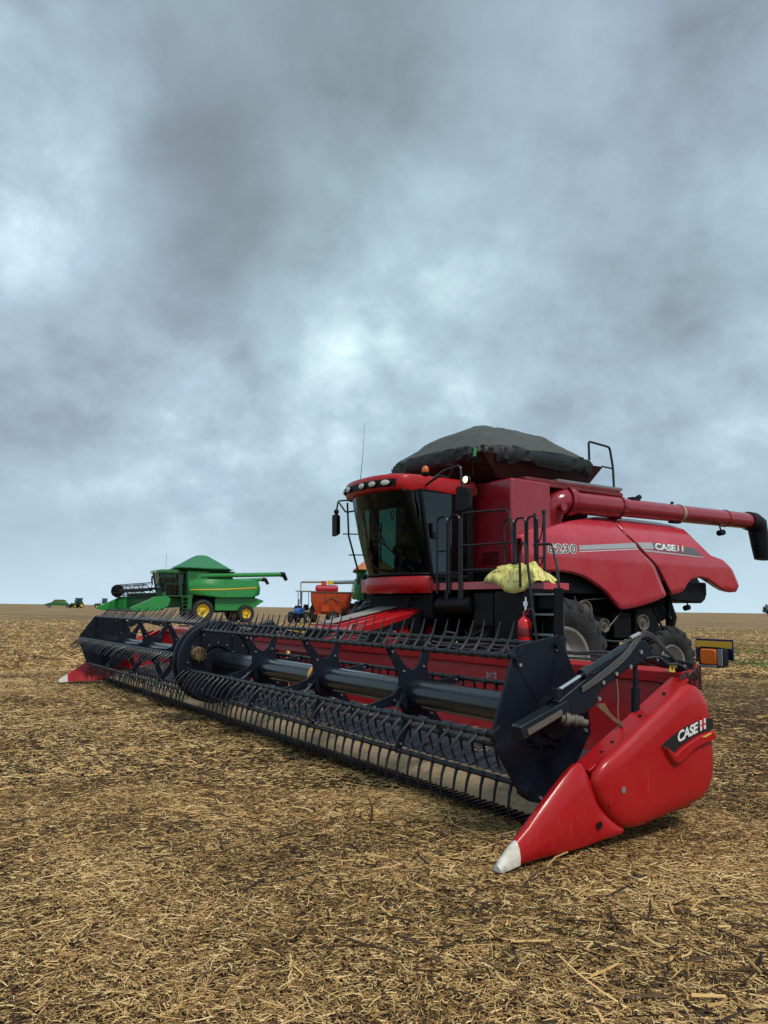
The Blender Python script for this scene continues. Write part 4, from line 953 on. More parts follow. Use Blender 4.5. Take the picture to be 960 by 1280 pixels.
# rear hood, straw hood and chopper
m=MB(); m.prism([(9.9,2.2),(9.9,3.0),(10.6,2.65),(10.9,2.3),(10.9,2.2)],5.9,8.1); m.prism([(9.2,1.92),(10.2,1.88),(10.32,1.95),(10.38,2.06),(10.38,2.3),(9.2,2.3)],5.42,8.58); m.build('straw_hood','black',cb,bevel=.03)
m=MB(); m.bar((9.98,5.6,1.9),(9.98,5.6,1.82),.02,.02); m.cyl((9.9,5.6,1.78),(10.02,5.6,1.80),.055,12); m.build('rear_work_lamp','black',cb)
# ---- unloading auger
m=MB(); m.tube(smooth_poly([(6.12,5.75,2.95),(6.12,5.62,3.2),(6.14,5.52,3.5),(6.3,5.45,3.60),(6.48,5.45,3.61)],2),.235,20); m.lathe([(.27,0),(.27,.12),(.2,.14)],(6.35,5.45,3.61),'u',24); m.cyl((6.12,5.2,3.46),(6.12,5.5,3.46),.07,14); m.prism([(5.95,3.05),(6.3,3.05),(6.3,3.75),(6.0,3.75)],5.5,5.9); el=m.build('auger_elbow','redtank',cb,bevel=.01)
m=MB(); m.cyl((6.46,5.45,3.605),(7.75,5.45,3.62),.205,28); m.cyl((7.70,5.45,3.62),(12.02,5.45,3.67),.172,28)
m.lathe([(.20,0),(.235,0),(.235,.05),(.20,.05)],(6.52,5.45,3.605),'u',28); m.lathe([(.17,0),(.225,0),(.225,.04),(.17,.04)],(7.74,5.45,3.62),'u',28); m.lathe([(.17,0),(.185,0),(.185,.03),(.17,.03)],(11.1,5.45,3.66),'u',28)
au=m.build('unloading_auger','redtank',cb)
m=MB()
for k in range(14):
    a=2*PI*k/14
    for uu in (6.51,7.73): m.cyl((uu,5.45+.215*math.cos(a),3.61+.215*math.sin(a)),(uu+.08,5.45+.215*math.cos(a),3.61+.215*math.sin(a)),.016,6)
m.build_each('flange_bolt','reddark',au)
m=MB(); m.lathe([(.176,0),(.180,0),(.180,.08),(.176,.08)],(9.55,5.45,3.645),'u',28); m.build('tape_band','tanplate',au)
m=MB(); m.box((8.15,5.38,3.79),(8.35,5.52,3.84)); m.cyl((8.35,5.45,3.83),(8.42,5.45,3.87),.05,10); m.cyl((9.4,5.45,3.82),(9.4,5.45,3.86),.03,8); m.box((9.35,5.40,3.44),(9.6,5.52,3.48)); m.build_each('auger_fitting','black',au)
m=MB(); m.cyl((10.9,5.42,3.48),(10.95,5.42,3.36),.018,6); m.cyl((10.86,5.42,3.33),(11.02,5.42,3.36),.06,12); m.build('auger_lamp','black',au)
m=MB(); secs=[]
def ell(c,r1,r2,ax):
    out_=[]
    for j in range(20):
        a=2*PI*j/20
        out_.append((c[0]+ax[0]*r1*math.cos(a),c[1]+r2*math.sin(a),c[2]+ax[1]*r1*math.cos(a)))
    return out_
secs=[ell((11.95,5.45,3.67),.20,.20,(0,1)),ell((12.15,5.45,3.66),.215,.205,(.25,.97)),ell((12.32,5.45,3.60),.23,.205,(.7,.7)),ell((12.36,5.45,3.40),.21,.19,(1,.1)),ell((12.40,5.45,3.1),.19,.17,(1,-.08)),ell((12.44,5.45,2.86),.165,.15,(1,-.12))]
m.loft(secs,True,True); m.build('auger_spout','black',cb,smooth=50)
# ---- access ladder rail at the back of the tank
m=MB(); m.tube(rail_loop([(7.16,5.55,4.45),(7.15,5.55,4.80),(7.72,5.55,4.76),(7.80,5.55,4.4),(7.82,5.55,3.93)],.06),.022,8); m.cyl((7.50,5.55,4.37),(7.79,5.55,4.36),.016,8); m.build('tank_handrail','blackrail',cb)
# ---- cab
cab_b=[(6.1,3.96),(6.16,3.84),(6.35,3.73),(6.65,3.66),(7.0,3.64),(7.35,3.66),(7.65,3.73),(7.84,3.84),(7.9,3.96)]   # (v,u) bottom
cab_t=[(6.1,3.70),(6.14,3.50),(6.33,3.36),(6.65,3.27),(7.0,3.25),(7.35,3.27),(7.67,3.36),(7.86,3.50),(7.9,3.70)]
ZB,ZT=2.27,3.64
def lerp2(a,b_,t_): return tuple(x*(1-t_)+y_*t_ for x,y_ in zip(a,b_))
def fine_c(P,n_=25): 
    P=smooth_poly([(p[0],p[1],0) for p in P],2); return [(q.x,q.y) for q in resample([(p.x,p.y) for p in P],n_)]
fb,ft=fine_c(cab_b),fine_c(cab_t)
m=MB(); rows=[]
for k in range(9):
    t_=k/8; bul=-.035*math.sin(PI*t_)
    rows.append([(lerp2(a,b_,t_)[1]+bul,lerp2(a,b_,t_)[0],ZB+(ZT-ZB)*t_) for a,b_ in zip(fb,ft)])
m.loft(rows,False,False); ws=m.build('windscreen','wglass',cb,smooth=60)
for vv_ in (6.1,7.9):
    m=MB(); m.add([(3.99,vv_,ZB),(4.72,vv_,ZB),(4.72,vv_,ZT),(3.74,vv_,ZT)],[(0,1,2,3)]); m.build('side_window','sglass',cb,smooth=0)
    # door frame & posts
    m=MB(); o_=(-.012 if vv_<7 else .012)
    m.bar((3.97,vv_+o_,ZB-.02),(3.72,vv_+o_,ZT+.02),.045,.05); m.bar((4.77,vv_+o_,ZB-.1),(4.77,vv_+o_,ZT+.05),.03,.13); m.bar((3.97,vv_+o_,ZB-.03),(4.8,vv_+o_,ZB-.03),.03,.07); m.bar((3.72,vv_+o_,ZT+.0),(4.8,vv_+o_,ZT+.0),.03,.03)
    m.build('door_frame','black',cb,bevel=.006)
    m=MB(); m.bar((3.98,vv_+o_*2.6,2.85),(3.94,vv_+o_*2.6,3.10),.02,.035); m.cyl((4.02,vv_,2.93),(4.02,vv_+o_*2,2.93),.022,10); m.cyl((4.03,vv_,2.86),(4.03,vv_+o_*2,2.86),.022,10); m.build('door_handle','black',cb)
m=MB(); m.tube([(rows[0][i][0]-.012,rows[0][i][1],ZB) for i in range(25)],.022,6); m.tube([(rows[-1][i][0]-.01,rows[-1][i][1],ZT) for i in range(25)],.022,6); m.build('windscreen_seal','black',cb)
m=MB(); 
m.bar((rows[0][3][0]-.03,rows[0][3][1],ZB+.05),(rows[4][11][0]-.04,rows[4][11][1],2.9),.012,.02); m.bar((rows[-1][12][0]-.03,7.0,ZT-.03),(rows[3][6][0]-.05,rows[3][6][1]+.2,2.7),.016,.02); m.build('wiper','black',cb)
# rear wall, floor, posts, ceiling inside
m=MB(); m.box((4.74,6.12,2.0),(4.82,7.88,3.62)); m.box((3.99,6.14,2.05),(4.8,7.86,2.24)); m.box((3.80,6.4,2.05),(3.99,7.6,2.24)); m.prism([(3.44,3.60),(4.8,3.60),(4.8,3.66),(3.36,3.66)],6.14,7.86); m.prism([(3.50,3.56),(3.62,3.44),(4.1,3.50),(4.1,3.6),(3.5,3.6)],6.25,7.75)
m.build('cab_lining','cabin',cb)
m=MB(); m.box((3.86,7.70,2.24),(3.98,7.86,3.6)); m.build('cab_pillar','cabin',cb)
m=MB()
m.box((4.15,6.78,2.25),(4.4,7.22,2.65)); m.prism(round_poly([(3.98,2.64),(4.5,2.62),(4.5,2.78),(3.98,2.80)],.05),6.72,7.28); m.prism(round_poly([(4.40,2.75),(4.52,2.75),(4.64,3.28),(4.54,3.32)],.05),6.74,7.26); m.prism(round_poly([(4.55,3.30),(4.64,3.28),(4.66,3.46),(4.58,3.47)],.03),6.86,7.14)
se=m.build('seat','seatfab',cb,bevel=.03)
m=MB(); m.box((4.0,6.50,2.66),(4.5,6.66,2.86)); m.box((3.98,6.54,2.86),(4.2,6.62,2.98)); m.cyl((4.02,6.58,2.9),(4.0,6.58,3.06),.025,10); m.build('armrest_console','cabin',cb,bevel=.02)
m=MB(); m.tube([(3.85,7.0,2.25),(3.92,7.0,2.6),(4.02,7.0,2.82)],.04,10); st=m.build('steering_column','cabin',cb)
m=MB(); m.tube([(4.02+.05*math.cos(a),7+.19*math.sin(a),2.85+.16*math.cos(a)) for a in np.linspace(0,2*PI,28)],.016,6); m.build('steering_wheel','cabin',st)
m=MB(); m.cyl((3.93,6.75,2.3),(3.93,6.75,2.98),.018,8); m.box((3.90,6.62,2.98),(3.94,6.88,3.16)); m.build('monitor','cabin',cb,bevel=.01)
m=MB(); m.tube([(4.0+.0*a,7.3+.045*math.cos(a),3.36+.09*math.sin(a)) for a in np.linspace(0,2*PI,20)],.008,6); m.build('hanging_strap','cabin',cb)
# roof
def roofring(z,ex,tz=0):
    P=[(4.86,6.06-ex*.5)]+[(u-.10-ex,7+(v-7)*(1+ex*.45)*1.005) for v,u in ft]+[(4.86,7.94+ex*.5)]
    return [(u,v,z+tz*(1-((v-7)/.95)**2)) for u,v in P]
m=MB(); m.loft([roofring(3.62,-.04),roofring(3.622,.0),roofring(3.65,.02),roofring(3.76,.025,.0),roofring(3.84,.02,.01),roofring(3.862,.0,.02),roofring(3.885,-.10,.03),roofring(3.90,-.30,.03)],True,True); rf_=m.build('roof','red',cb,smooth=40)
fr2=[(u-.10-.029,7+(v-7)*1.018) for v,u in ft]
m=MB(); sub=fr2[3:23]; m.loft([[(u-.004,v,3.675) for u,v in sub],[(u-.008,v,3.70) for u,v in sub],[(u-.008,v,3.775) for u,v in sub],[(u-.002,v,3.80) for u,v in sub]],False,False); m.build('lamp_recess','black',rf_)
def frontpt(vq):
    b_=min(range(len(fr2)),key=lambda i:abs(fr2[i][1]-vq)); return fr2[b_]
for vq,w_ in ((6.36,.085),(6.62,.078),(6.88,.072),(7.42,.068),(7.64,.062)):
    u,v=frontpt(vq); b_=min(range(1,len(fr2)-1),key=lambda i:abs(fr2[i][1]-vq)); t_=Vector((fr2[b_+1][0]-fr2[b_-1][0],fr2[b_+1][1]-fr2[b_-1][1])).normalized(); nr_=Vector((-abs(t_.y),t_.x*(1 if t_.y>0 else -1)*1.0)).normalized()
    m=MB(); secs=[]
    for rr_,dd in ((1.25,.0),(1.25,.028),(1.05,.032)):
        secs.append([(u+t_.x*w_*rr_*math.cos(a)+nr_.x*dd,v+t_.y*w_*rr_*math.cos(a)+nr_.y*dd,3.735+.046*rr_*math.sin(a)) for a in np.linspace(0,2*PI,18,endpoint=False)])
    m.loft(secs,True,True); lm=m.build('work_lamp','black',rf_)
    m=MB(); secs=[]
    for rr_,dd in ((1.0,.034),(.95,.046),(.5,.054),(.1,.056)):
        secs.append([(u+t_.x*w_*rr_*math.cos(a)+nr_.x*dd,v+t_.y*w_*rr_*math.cos(a)+nr_.y*dd,3.735+.046*rr_*math.sin(a)) for a in np.linspace(0,2*PI,18,endpoint=False)])
    m.loft(secs,True,True); m.build('lamp_lens','lens',lm)
m=MB(); m.lathe([(.01,.0),(.06,0),(.065,.03),(.05,.05)],(3.85,6.12,3.90),'z',16); bb_=m.build('beacon','black',cb)
m=MB(); m.lathe([(.055,0),(.06,.02),(.055,.07),(.035,.10),(.005,.11)],(3.85,6.12,3.945),'z',18); m.build('beacon_dome','amber',bb_)
# red fascia below the windscreen
m=MB(); secs=[]
for z,o_ in ((2.235,-.015),(2.20,-.05),(2.12,-.065),(2.0,-.05),(1.955,-.01),(1.96,.04),(2.235,.04)):
    secs.append([(u+o_,v,z) for v,u in fb])
m.loft(secs,False,False); m.build('front_fascia','red',cb,smooth=35)
m=MB(); m.box((3.95,7.92,1.98),(4.3,8.25,2.22)); m.build('far_step_box','redsheen',cb,bevel=.01)
# platform
m=MB(); m.box((3.95,4.00,2.0),(3.99,6.06,2.115)); m.prism([(3.95,0),(3.95,0)],0,0) if False else None; m.box((3.99,3.98,2.0),(4.9,4.02,2.10)); sk=m.build('platform_skirt','redsheen',cb,bevel=.006)
m=MB(); m.box((3.99,4.02,2.06),(5.0,6.08,2.095)); m.build('platform_deck','under',cb)
for (a,b_) in ((5.9,5.64),(5.58,5.33)):
    m=MB(); m.tube(rail_loop([(3.93,a,1.95),(3.93,a,3.17),(3.93,b_,3.17),(3.93,b_,1.85)],.10,6),.017,8); m.build('platform_handrail','blackrail',cb)
m=MB(); m.tube(rail_loop([(3.94,5.29,1.85),(3.94,5.29,3.19),(4.10,4.40,3.17),(4.16,4.24,1.98)],.08,6),.018,8); m.cyl((3.94,5.27,2.68),(4.12,4.36,2.68),.016,8); m.cyl((3.945,5.27,2.30),(4.14,4.30,2.30),.016,8)
m.cyl((3.93,5.9,2.28),(3.94,5.29,2.26),.014,8); m.cyl((3.93,5.9,2.62),(3.93,5.64,2.62),.012,8); m.build('platform_handrail','blackrail',cb)
for (a,b_) in ((4.94,4.72),(4.68,4.46),(4.42,4.21)):
    m=MB(); m.tube(rail_loop([(4.5,a,2.1),(4.5,a,3.09),(4.5,b_,3.09),(4.5,b_,2.1)],.09,6),.017,8); m.build('platform_handrail','blackrail',cb)
m=MB(); m.cyl((4.5,4.26,2.1),(4.5,4.26,3.13),.022,8); m.cyl((4.5,4.07,2.05),(4.5,4.07,3.16),.024,8); m.cyl((4.5,4.07,3.11),(4.5,4.07,3.16),.032,8); m.cyl((4.5,4.26,2.45),(4.5,4.07,2.47),.012,6); m.build('platform_post','blackrail',cb)
def chain(m,p0,p1,sag,n_=26):
    p0=Vector(p0);p1=Vector(p1); pts=[p0.lerp(p1,k/(n_-1))+Vector((0,0,-sag*4*(k/(n_-1))*(1-k/(n_-1)))) for k in range(n_)]
    for i in range(n_-1): 
        d=(pts[i+1]-pts[i]); m.bar(pts[i]-d*.15,pts[i+1]+d*.15,.018 if i%2 else .008,.008 if i%2 else .018)
m=MB(); chain(m,(4.5,4.95,2.75),(4.46,4.45,2.35),.18); chain(m,(4.5,4.07,3.1),(4.5,4.26,2.75),.20,18); chain(m,(4.5,4.26,2.6),(4.5,4.07,2.6),.25,18); m.build('safety_chain','under',cb)
# ladder
m=MB()
for v in (3.36,3.74): m.prism([(3.96,2.0),(4.12,2.0),(4.06,.55),(3.90,.55)],v-.015,v+.015)
ld=m.build('ladder','under',cb,bevel=.004)
for z in (1.92,1.65,1.38,1.11,.84,.60):
    m=MB(); uo=3.90+(z-.55)*.041
    m.box((uo-.02,3.37,z-.015),(uo+.15,3.73,z+.010)); m.box((uo-.022,3.38,z-.018),(uo-.020,3.72,z+.0)); m.build('rung','greymetal',ld,bevel=.003)
m=MB(); m.box((4.0,3.35,1.72),(4.03,3.75,1.90)); m.box((4.10,3.37,.6),(4.13,3.73,1.9)); m.box((3.955,3.77,1.0),(3.985,3.98,1.96)); m.build('ladder_guard','black',ld,bevel=.01)
m=MB(); m.tube(rail_loop([(3.93,3.98,2.02),(3.93,3.99,2.5),(3.92,3.93,2.66),(3.90,3.84,2.60),(3.87,3.60,1.25)],.06,5),.020,8); m.tube(rail_loop([(4.2,3.98,2.63),(4.2,3.62,2.62),(4.18,3.52,2.3),(4.12,3.33,1.15)],.07,5),.020,8); m.build('ladder_handrail','blackrail',cb)
# battery / service boxes and air tank under the platform
m=MB(); m.box((3.99,3.86,1.22),(4.2,4.6,1.98)); m.box((4.02,4.65,1.45),(4.2,5.1,1.96)); m.build('service_box','black',cb,bevel=.02)
m=MB(); m.cyl((3.965,3.90,1.66),(3.965,3.90,1.76),.028,10); m.cyl((3.965,3.90,1.76),(3.965,3.90,1.82),.045,12); m.cyl((3.965,3.90,1.82),(3.965,3.90,1.88),.02,10); m.build('fluid_valve','chrome',cb)
m=MB(); m.cyl((4.05,5.92,1.77),(4.05,5.18,1.77),.14,24); m.lathe([(.14,0),(.12,.05),(.02,.07)],(4.05,5.92,1.77),'v',24); m.lathe([(.14,0),(.12,-.05),(.02,-.07)],(4.05,5.18,1.77),'v',24); m.box((4.0,5.3,1.88),(4.1,5.36,2.0)); m.box((4.0,5.75,1.88),(4.1,5.81,2.0)); m.build('air_tank','black',cb)
m=MB(); m.box((5.45,5.14,2.06),(5.95,5.17,2.13)); ys=m.build('reflector_strip','yellowstrip',cb)
m=MB(); m.box((5.95,5.13,2.05),(6.1,5.17,2.14)); m.build('side_marker','cred',cb)
# hydraulic clutter under cab
m=MB(); rr=random.Random(9)
for k in range(14):
    a=Vector((3.9+.4*rr.random(),6.1+1.7*rr.random(),1.9)); m.tube(smooth_poly([a,a+Vector((-.1*rr.random(),-.2+.4*rr.random(),-.2)),a+Vector((.2,-.3+.6*rr.random(),-.3*rr.random()))]),.016,6)
m.box((4.0,6.1,1.6),(4.7,7.9,1.96)); m.build('under_cab_hoses','under',cb)
# mirrors, lamp
m=MB(); m.tube(smooth_poly([(3.82,6.05,3.72),(3.75,5.8,3.76),(3.72,5.55,3.80)],2),.022,8); m.tube(rail_loop([(3.75,5.78,3.78),(3.70,5.40,3.86),(3.70,5.02,3.88),(3.70,4.98,3.45)],.07,5),.018,8); m.tube(rail_loop([(3.72,5.55,3.80),(3.7,5.3,3.72),(3.7,5.2,3.84)],.04,4),.014,6); ma=m.build('mirror_arm','blackrail',cb)
m=MB(); mp=round_poly([(5.07,3.19),(4.79,3.17),(4.77,3.50),(5.05,3.55)],.05,4); m.loft([[(3.64,a,b_) for a,b_ in mp],[(3.68,a*1+.0,b_) for a,b_ in mp],[(3.76,4.93+(a-4.93)*.75,3.36+(b_-3.36)*.8) for a,b_ in mp]],True,True); m.build('mirror','black',ma,smooth=40)
m=MB(); m.lathe([(.02,.06),(.06,.05),(.075,.0),(.070,-.01)],(3.66,4.84,3.63),'u',18); wl=m.build('work_lamp','black',cb)
m=MB(); m.lathe([(.052,0),(.045,-.015),(.02,-.024),(.002,-.026)],(3.65,4.84,3.63),'u',18); m.build('lamp_lens','lit',wl)
m=MB(); m.tube(rail_loop([(3.62,7.92,3.62),(3.50,8.05,3.66),(3.42,8.25,3.66),(3.40,8.27,3.45)],.05,4),.016,8); m.tube(rail_loop([(3.6,7.93,3.46),(3.5,8.1,3.44),(3.43,8.22,3.62)],.05,4),.016,8); mb_=m.build('mirror_arm','blackrail',cb)
m=MB(); mp=round_poly([(8.19,3.02),(8.36,3.0),(8.38,3.40),(8.21,3.42)],.04,4); m.loft([[(3.37,a,b_) for a,b_ in mp],[(3.41,a,b_) for a,b_ in mp],[(3.46,8.28+(a-8.28)*.7,3.21+(b_-3.21)*.85) for a,b_ in mp]],True,True); m.ball((3.40,8.27,3.46),.05,10); m.build('mirror','black',mb_,smooth=40)
m=MB(); m.tube([(3.72,7.98,2.35),(3.50,7.98,3.0),(3.46,7.98,3.6)],.018,8); m.cyl((3.46,8.12,3.04),(3.9,7.95,3.05),.012,6); m.cyl((3.58,8.1,2.66),(3.95,7.95,2.67),.012,6); m.cyl((3.95,7.98,3.05),(4.2,7.98,3.0),.014,6); m.cyl((3.95,7.98,2.67),(4.2,7.98,2.67),.014,6); m.cyl((4.2,7.98,2.5),(4.2,7.98,3.3),.016,6); m.build('far_handrail','blackrail',cb)
m=MB(); m.tube([(3.64,7.85,3.9),(3.70,7.86,4.5),(3.74,7.88,5.12)],[.007,.004,.002],5); m.build('radio_antenna','under',cb)
m=MB(); m.tube([(4.42,5.60,3.88),(4.44,5.60,4.1),(4.46,5.6,4.2)],[.008,.006,.005],5); an=m.build('marker_rod','under',cb)
m=MB(); m.prism([(4.44,4.20),(4.49,4.21),(4.51,4.34),(4.46,4.36)],5.59,5.61); m.build('green_flag','jgreen',an)

# ---- yellow sheet, extinguisher (things lying on / hung from the combine)
ysh=root('plastic_sheet',(4.2,4.3,2.1),'crumpled pale yellow plastic sheet lying on the platform behind the handrails','plastic sheet')
m=MB(); nu,nv_=60,34; rows=[]
for i in range(nv_):
    s=i/(nv_-1); row=[]
    for j in range(nu):
        q_=j/(nu-1); v=4.78-q_*1.10
        prof=[(0,.02),(.06,.2),(.14,.29),(.4,.30),(.62,.27),(.8,.30),(.92,.16),(1,.03)]
        for (a,ha),(b_,hb) in zip(prof,prof[1:]):
            if a<=q_<=b_: h=ha+(hb-ha)*(q_-a)/(b_-a); break
        wv=math.sin(PI*min(1,max(0,s)))**.45
        n1_=noise.noise(Vector((v*3.2,s*2.6,1.0))); n2_=abs(noise.noise(Vector((v*6.5+s*2,s*5,4.0)))); n3_=abs(noise.noise(Vector((v*13-s*3,s*9,8.0))))
        z=2.10+h*.9*wv*(1+.25*n1_)-.10*n2_*wv-.03*n3_*wv
        if s<.22: z-= (.22-s)*.75*max(0,math.sin((q_-.25)*PI*1.35))*(1 if .25<q_<1 else 0)
        row.append((3.925+s*.46+.03*n1_+.07*n2_-.05*n3_,v+.02*n3_,z))
    rows.append(row)
m.loft(rows,False,False); m.build('crumpled_sheet','sheet',ysh,smooth=50,solid=.006)
ex=root('fire_extinguisher',(3.86,3.83,1.2),'small bright red fire extinguisher hung beside the ladder','fire extinguisher')
m=MB(); m.lathe([(.01,0),(.085,0),(.092,.02),(.092,.31),(.088,.35),(.065,.385),(.032,.405),(.025,.42),(.001,.42)],(3.86,3.83,1.20),'z',24); m.build('cylinder','extred',ex)
m=MB(); m.cyl((3.86,3.83,1.61),(3.86,3.83,1.665),.022,12); m.bar((3.86,3.86,1.665),(3.86,3.74,1.70),.02,.012); m.bar((3.86,3.86,1.65),(3.86,3.75,1.655),.02,.010); m.build('valve','extred',ex)
m=MB(); m.tube(smooth_poly([(3.85,3.83,1.64),(3.84,3.76,1.72),(3.84,3.66,1.73),(3.84,3.60,1.62),(3.85,3.66,1.52)],2),.009,6); m.build('hose','hose',ex)
m=MB(); m.prism([(0,0),(0,0),(0,0)],0,0) if False else None
m.lathe([(.0925,0),(.0935,.002),(.0935,.12),(.0925,.122)],(3.86,3.83,1.34),'z',24); m.build('label','reddark',ex)

# ============================================================ GREEN COMBINES
def flat(px_,py_,d):   # ground point at distance d behind image direction (dx,dy)
    return (px_,d,float(zg(px_,d)))
def green_combine(name,loc,rz,label,cover_m='jtarp',group='green combines parked behind'):
    g=wroot(name,loc,rz,label,'combine harvester',group)
    W2=1.65
    for s in (-1,1):
        wheel(g,(0,s*W2,.95),.95,.62,.52,m_rim='jyellow',nl=20,out=s,detail=False)
        wheel(g,(3.9,s*(W2-.1),.75),.75,.5,.40,m_rim='jyellow',nl=18,out=s,detail=False)
    m=MB(); m.cyl((0,-1.4,.95),(0,1.4,.95),.18,12); m.cyl((3.9,-1.3,.75),(3.9,1.3,.75),.1,12); m.prism([(-.8,1.3),(1.0,.8),(3.2,.9),(4.9,1.4),(4.9,2.3),(-1.3,2.3)],-.95,.95); m.build('chassis','under',g)
    for s in (-1,1):
        m=MB(); a,b_=(s*1.30,s*1.60)
        m.loft([[(u,a if False else s*1.0,z) for u,z in ((-1.3,3.62),(2.0,3.66),(4.4,3.66),(4.75,3.60))],[(u,s*1.55,z) for u,z in ((-1.32,3.55),(2.0,3.6),(4.5,3.6),(4.9,3.5))],[(u,s*1.63,z) for u,z in ((-1.35,3.0),(2.0,3.0),(4.6,3.0),(5.05,2.95))],[(u,s*1.62,z) for u,z in ((-1.35,2.35),(1.6,2.12),(4.3,2.18),(5.0,2.4))],[(u,s*1.5,z) for u,z in ((-1.3,2.30),(1.6,2.05),(4.3,2.12),(4.95,2.35))]],False,False)
        bp_=m.build('side_panel','jgreen',g,smooth=30,solid=.03)
        m=MB(); m.loft([[(u,s*1.655,z) for u,z in ((-1.2,2.62),(1.8,2.70),(4.7,2.88))],[(u,s*1.655,z+.09) for u,z in ((-1.2,2.62),(1.8,2.72),(4.7,2.93))]],False,False); m.build('yellow_stripe','jyellow',bp_,solid=.006)
        m=MB(); m.bar((1.85,s*1.64,2.1),(1.85,s*1.60,3.58),.02,.02); m.build('panel_gap','black',bp_)
    m=MB(); m.box((-1.3,-1.0,2.3),(4.6,1.0,3.5)); m.box((-1.4,-1.5,3.0),(.4,1.5,4.25)); m.prism([(.4,3.5),(.4,4.2),(2.4,4.2),(2.8,3.6),(4.4,3.6),(4.4,3.5)],-1.2,1.2); m.box((-1.35,-1.58,2.0),(-.9,1.58,3.6)); m.box((-1.3,-1.56,1.05),(-.95,-1.2,2.2)); m.build('body','jgreen2',g,bevel=.03)
    m=MB(); m.prism([(1.2,1.0),(4.4,1.0),(5.4,1.7),(5.6,1.75),(5.6,1.9),(4.9,2.1),(1.2,2.1)],-1.15,1.15); m.prism([(4.7,2.2),(4.95,3.4),(5.05,2.9),(5.0,2.3)],-1.3,1.3); m.build('straw_hood','jgreen',g,bevel=.02)
    m=MB(); m.loft([[(-1.9+.5,-1.25,4.25),(2.2,-1.25,4.25),(2.2,1.25,4.25),(-1.4,1.25,4.25)],[(-2.0,-1.75,4.46),(2.55,-1.75,4.46),(2.55,1.75,4.46),(-2.0,1.75,4.46)]],True,True); m.build('tank_extension','jgreen2',g)
    m=MB(); secs=[]
    for k,z in ((1.0,4.44),(1.01,4.52),(.98,4.60),(.72,4.95),(.46,5.32),(.26,5.55),(.15,5.62),(.02,5.64)):
        q=[]
        for j in range(24):
            a=2*PI*j/24; e=.6 if k>.5 else .85
            q.append((.28+2.28*k*math.copysign(abs(math.cos(a))**e,math.cos(a)),1.76*k*math.copysign(abs(math.sin(a))**e,math.sin(a)),z+(-.03 if j%3 else .02)*(k<.95)))
        secs.append(q)
    m.loft(secs,True,True); m.build('tank_cover',cover_m,g,smooth=20)
    m=MB(); m.cyl((-.4,-1.35,3.85),(7.2,-1.45,4.22),.19,16); m.cyl((-.4,-1.35,3.3),(-.4,-1.35,3.95),.25,14); ag=m.build('unloading_auger','jgreen',g)
    m=MB(); m.cyl((7.0,-1.45,4.22),(7.4,-1.45,4.2),.22,14); m.cyl((7.3,-1.45,4.22),(7.62,-1.45,3.72),.21,14,.15); m.build('auger_spout','black',ag)
    m=MB(); m.cyl((2.7,.6,4.0),(2.7,.6,4.7),.09,10); m.box((2.4,-.3,4.2),(3.2,.3,4.35)); m.build('exhaust','black',g)
    # cab
    m=MB(); m.loft([[(-3.15,-.80,2.15),(-1.45,-.85,2.15),(-1.45,.85,2.15),(-3.15,.80,2.15)],[(-3.55,-.85,4.0),(-1.45,-.9,4.0),(-1.45,.9,4.0),(-3.55,.85,4.0)]],True,True); m.build('cab_glass','sglass',g,smooth=0)
    m=MB()
    for s in (-1,1):
        m.bar((-3.15,s*.82,2.1),(-3.55,s*.87,4.0),.09,.09); m.bar((-2.35,s*.85,2.1),(-2.45,s*.89,4.0),.06,.06); m.bar((-1.45,s*.87,2.1),(-1.45,s*.91,4.0),.14,.14)
    m.box((-2.2,-.5,2.2),(-1.7,.5,3.2)); m.box((-3.2,-.85,2.0),(-1.4,.85,2.2)); m.build('cab_frame','black',g)
    m=MB(); m.loft([[(-3.8,-.95,4.0),(-1.3,-.95,4.0),(-1.3,.95,4.0),(-3.8,.95,4.0)],[(-3.7,-.95,4.2),(-1.3,-.95,4.22),(-1.3,.95,4.22),(-3.7,.95,4.2)],[(-3.3,-.8,4.3),(-1.4,-.8,4.32),(-1.4,.8,4.32),(-3.3,.8,4.3)]],True,True); rf=m.build('roof','jgreen2',g,bevel=.03)
    m=MB()
    for v in (-.7,-.35,.35,.7): m.box((-3.79,v-.12,4.04),(-3.77,v+.12,4.15))
    m.build('work_lamp','lens',rf)
    m=MB(); m.cyl((-3.2,-.95,3.9),(-3.4,-1.5,3.9),.03,6); m.box((-3.45,-1.65,3.2),(-3.38,-1.4,3.8)); m.cyl((-3.2,.95,3.9),(-3.4,1.5,3.9),.03,6); m.box((-3.45,1.4,3.2),(-3.38,1.65,3.8)); m.cyl((-2.6,.5,4.3),(-2.6,.5,5.6),.012,5); m.build('mirror','black',g)
    m=MB()
    for s in (-1,): 
        for u in (-1.75,-1.35): m.bar((u,-1.62,.6),(u,-1.55,2.2),.04,.04)
        for z in (.8,1.1,1.4,1.7,2.0): m.box((-1.75,-1.68,z),(-1.35,-1.5,z+.04))
        m.tube([(-3.2,-1.5,2.2),(-3.2,-1.5,3.1),(-1.9,-1.55,3.1),(-1.8,-1.6,1.6)],.03,6); m.box((-3.2,-1.55,2.1),(-1.3,-.9,2.18))
    m.build('ladder','jgreen2',g)
    m=MB(); m.loft([[(-4.4,-.65,1.0),(-4.4,.65,1.0),(-4.4,.65,1.9),(-4.4,-.65,1.9)],[(-1.0,-.65,1.3),(-1.0,.65,1.3),(-1.0,.65,2.1),(-1.0,-.65,2.1)]],True,True); m.build('feeder_house','jgreen2',g)
    return g
gz=R_(33.3)
GP=(-15.75,65.5)
gc=green_combine('combine_harvester',(GP[0],GP[1],float(zg(*GP))),gz,'green combine with domed green tank cover and raised header, standing broadside')
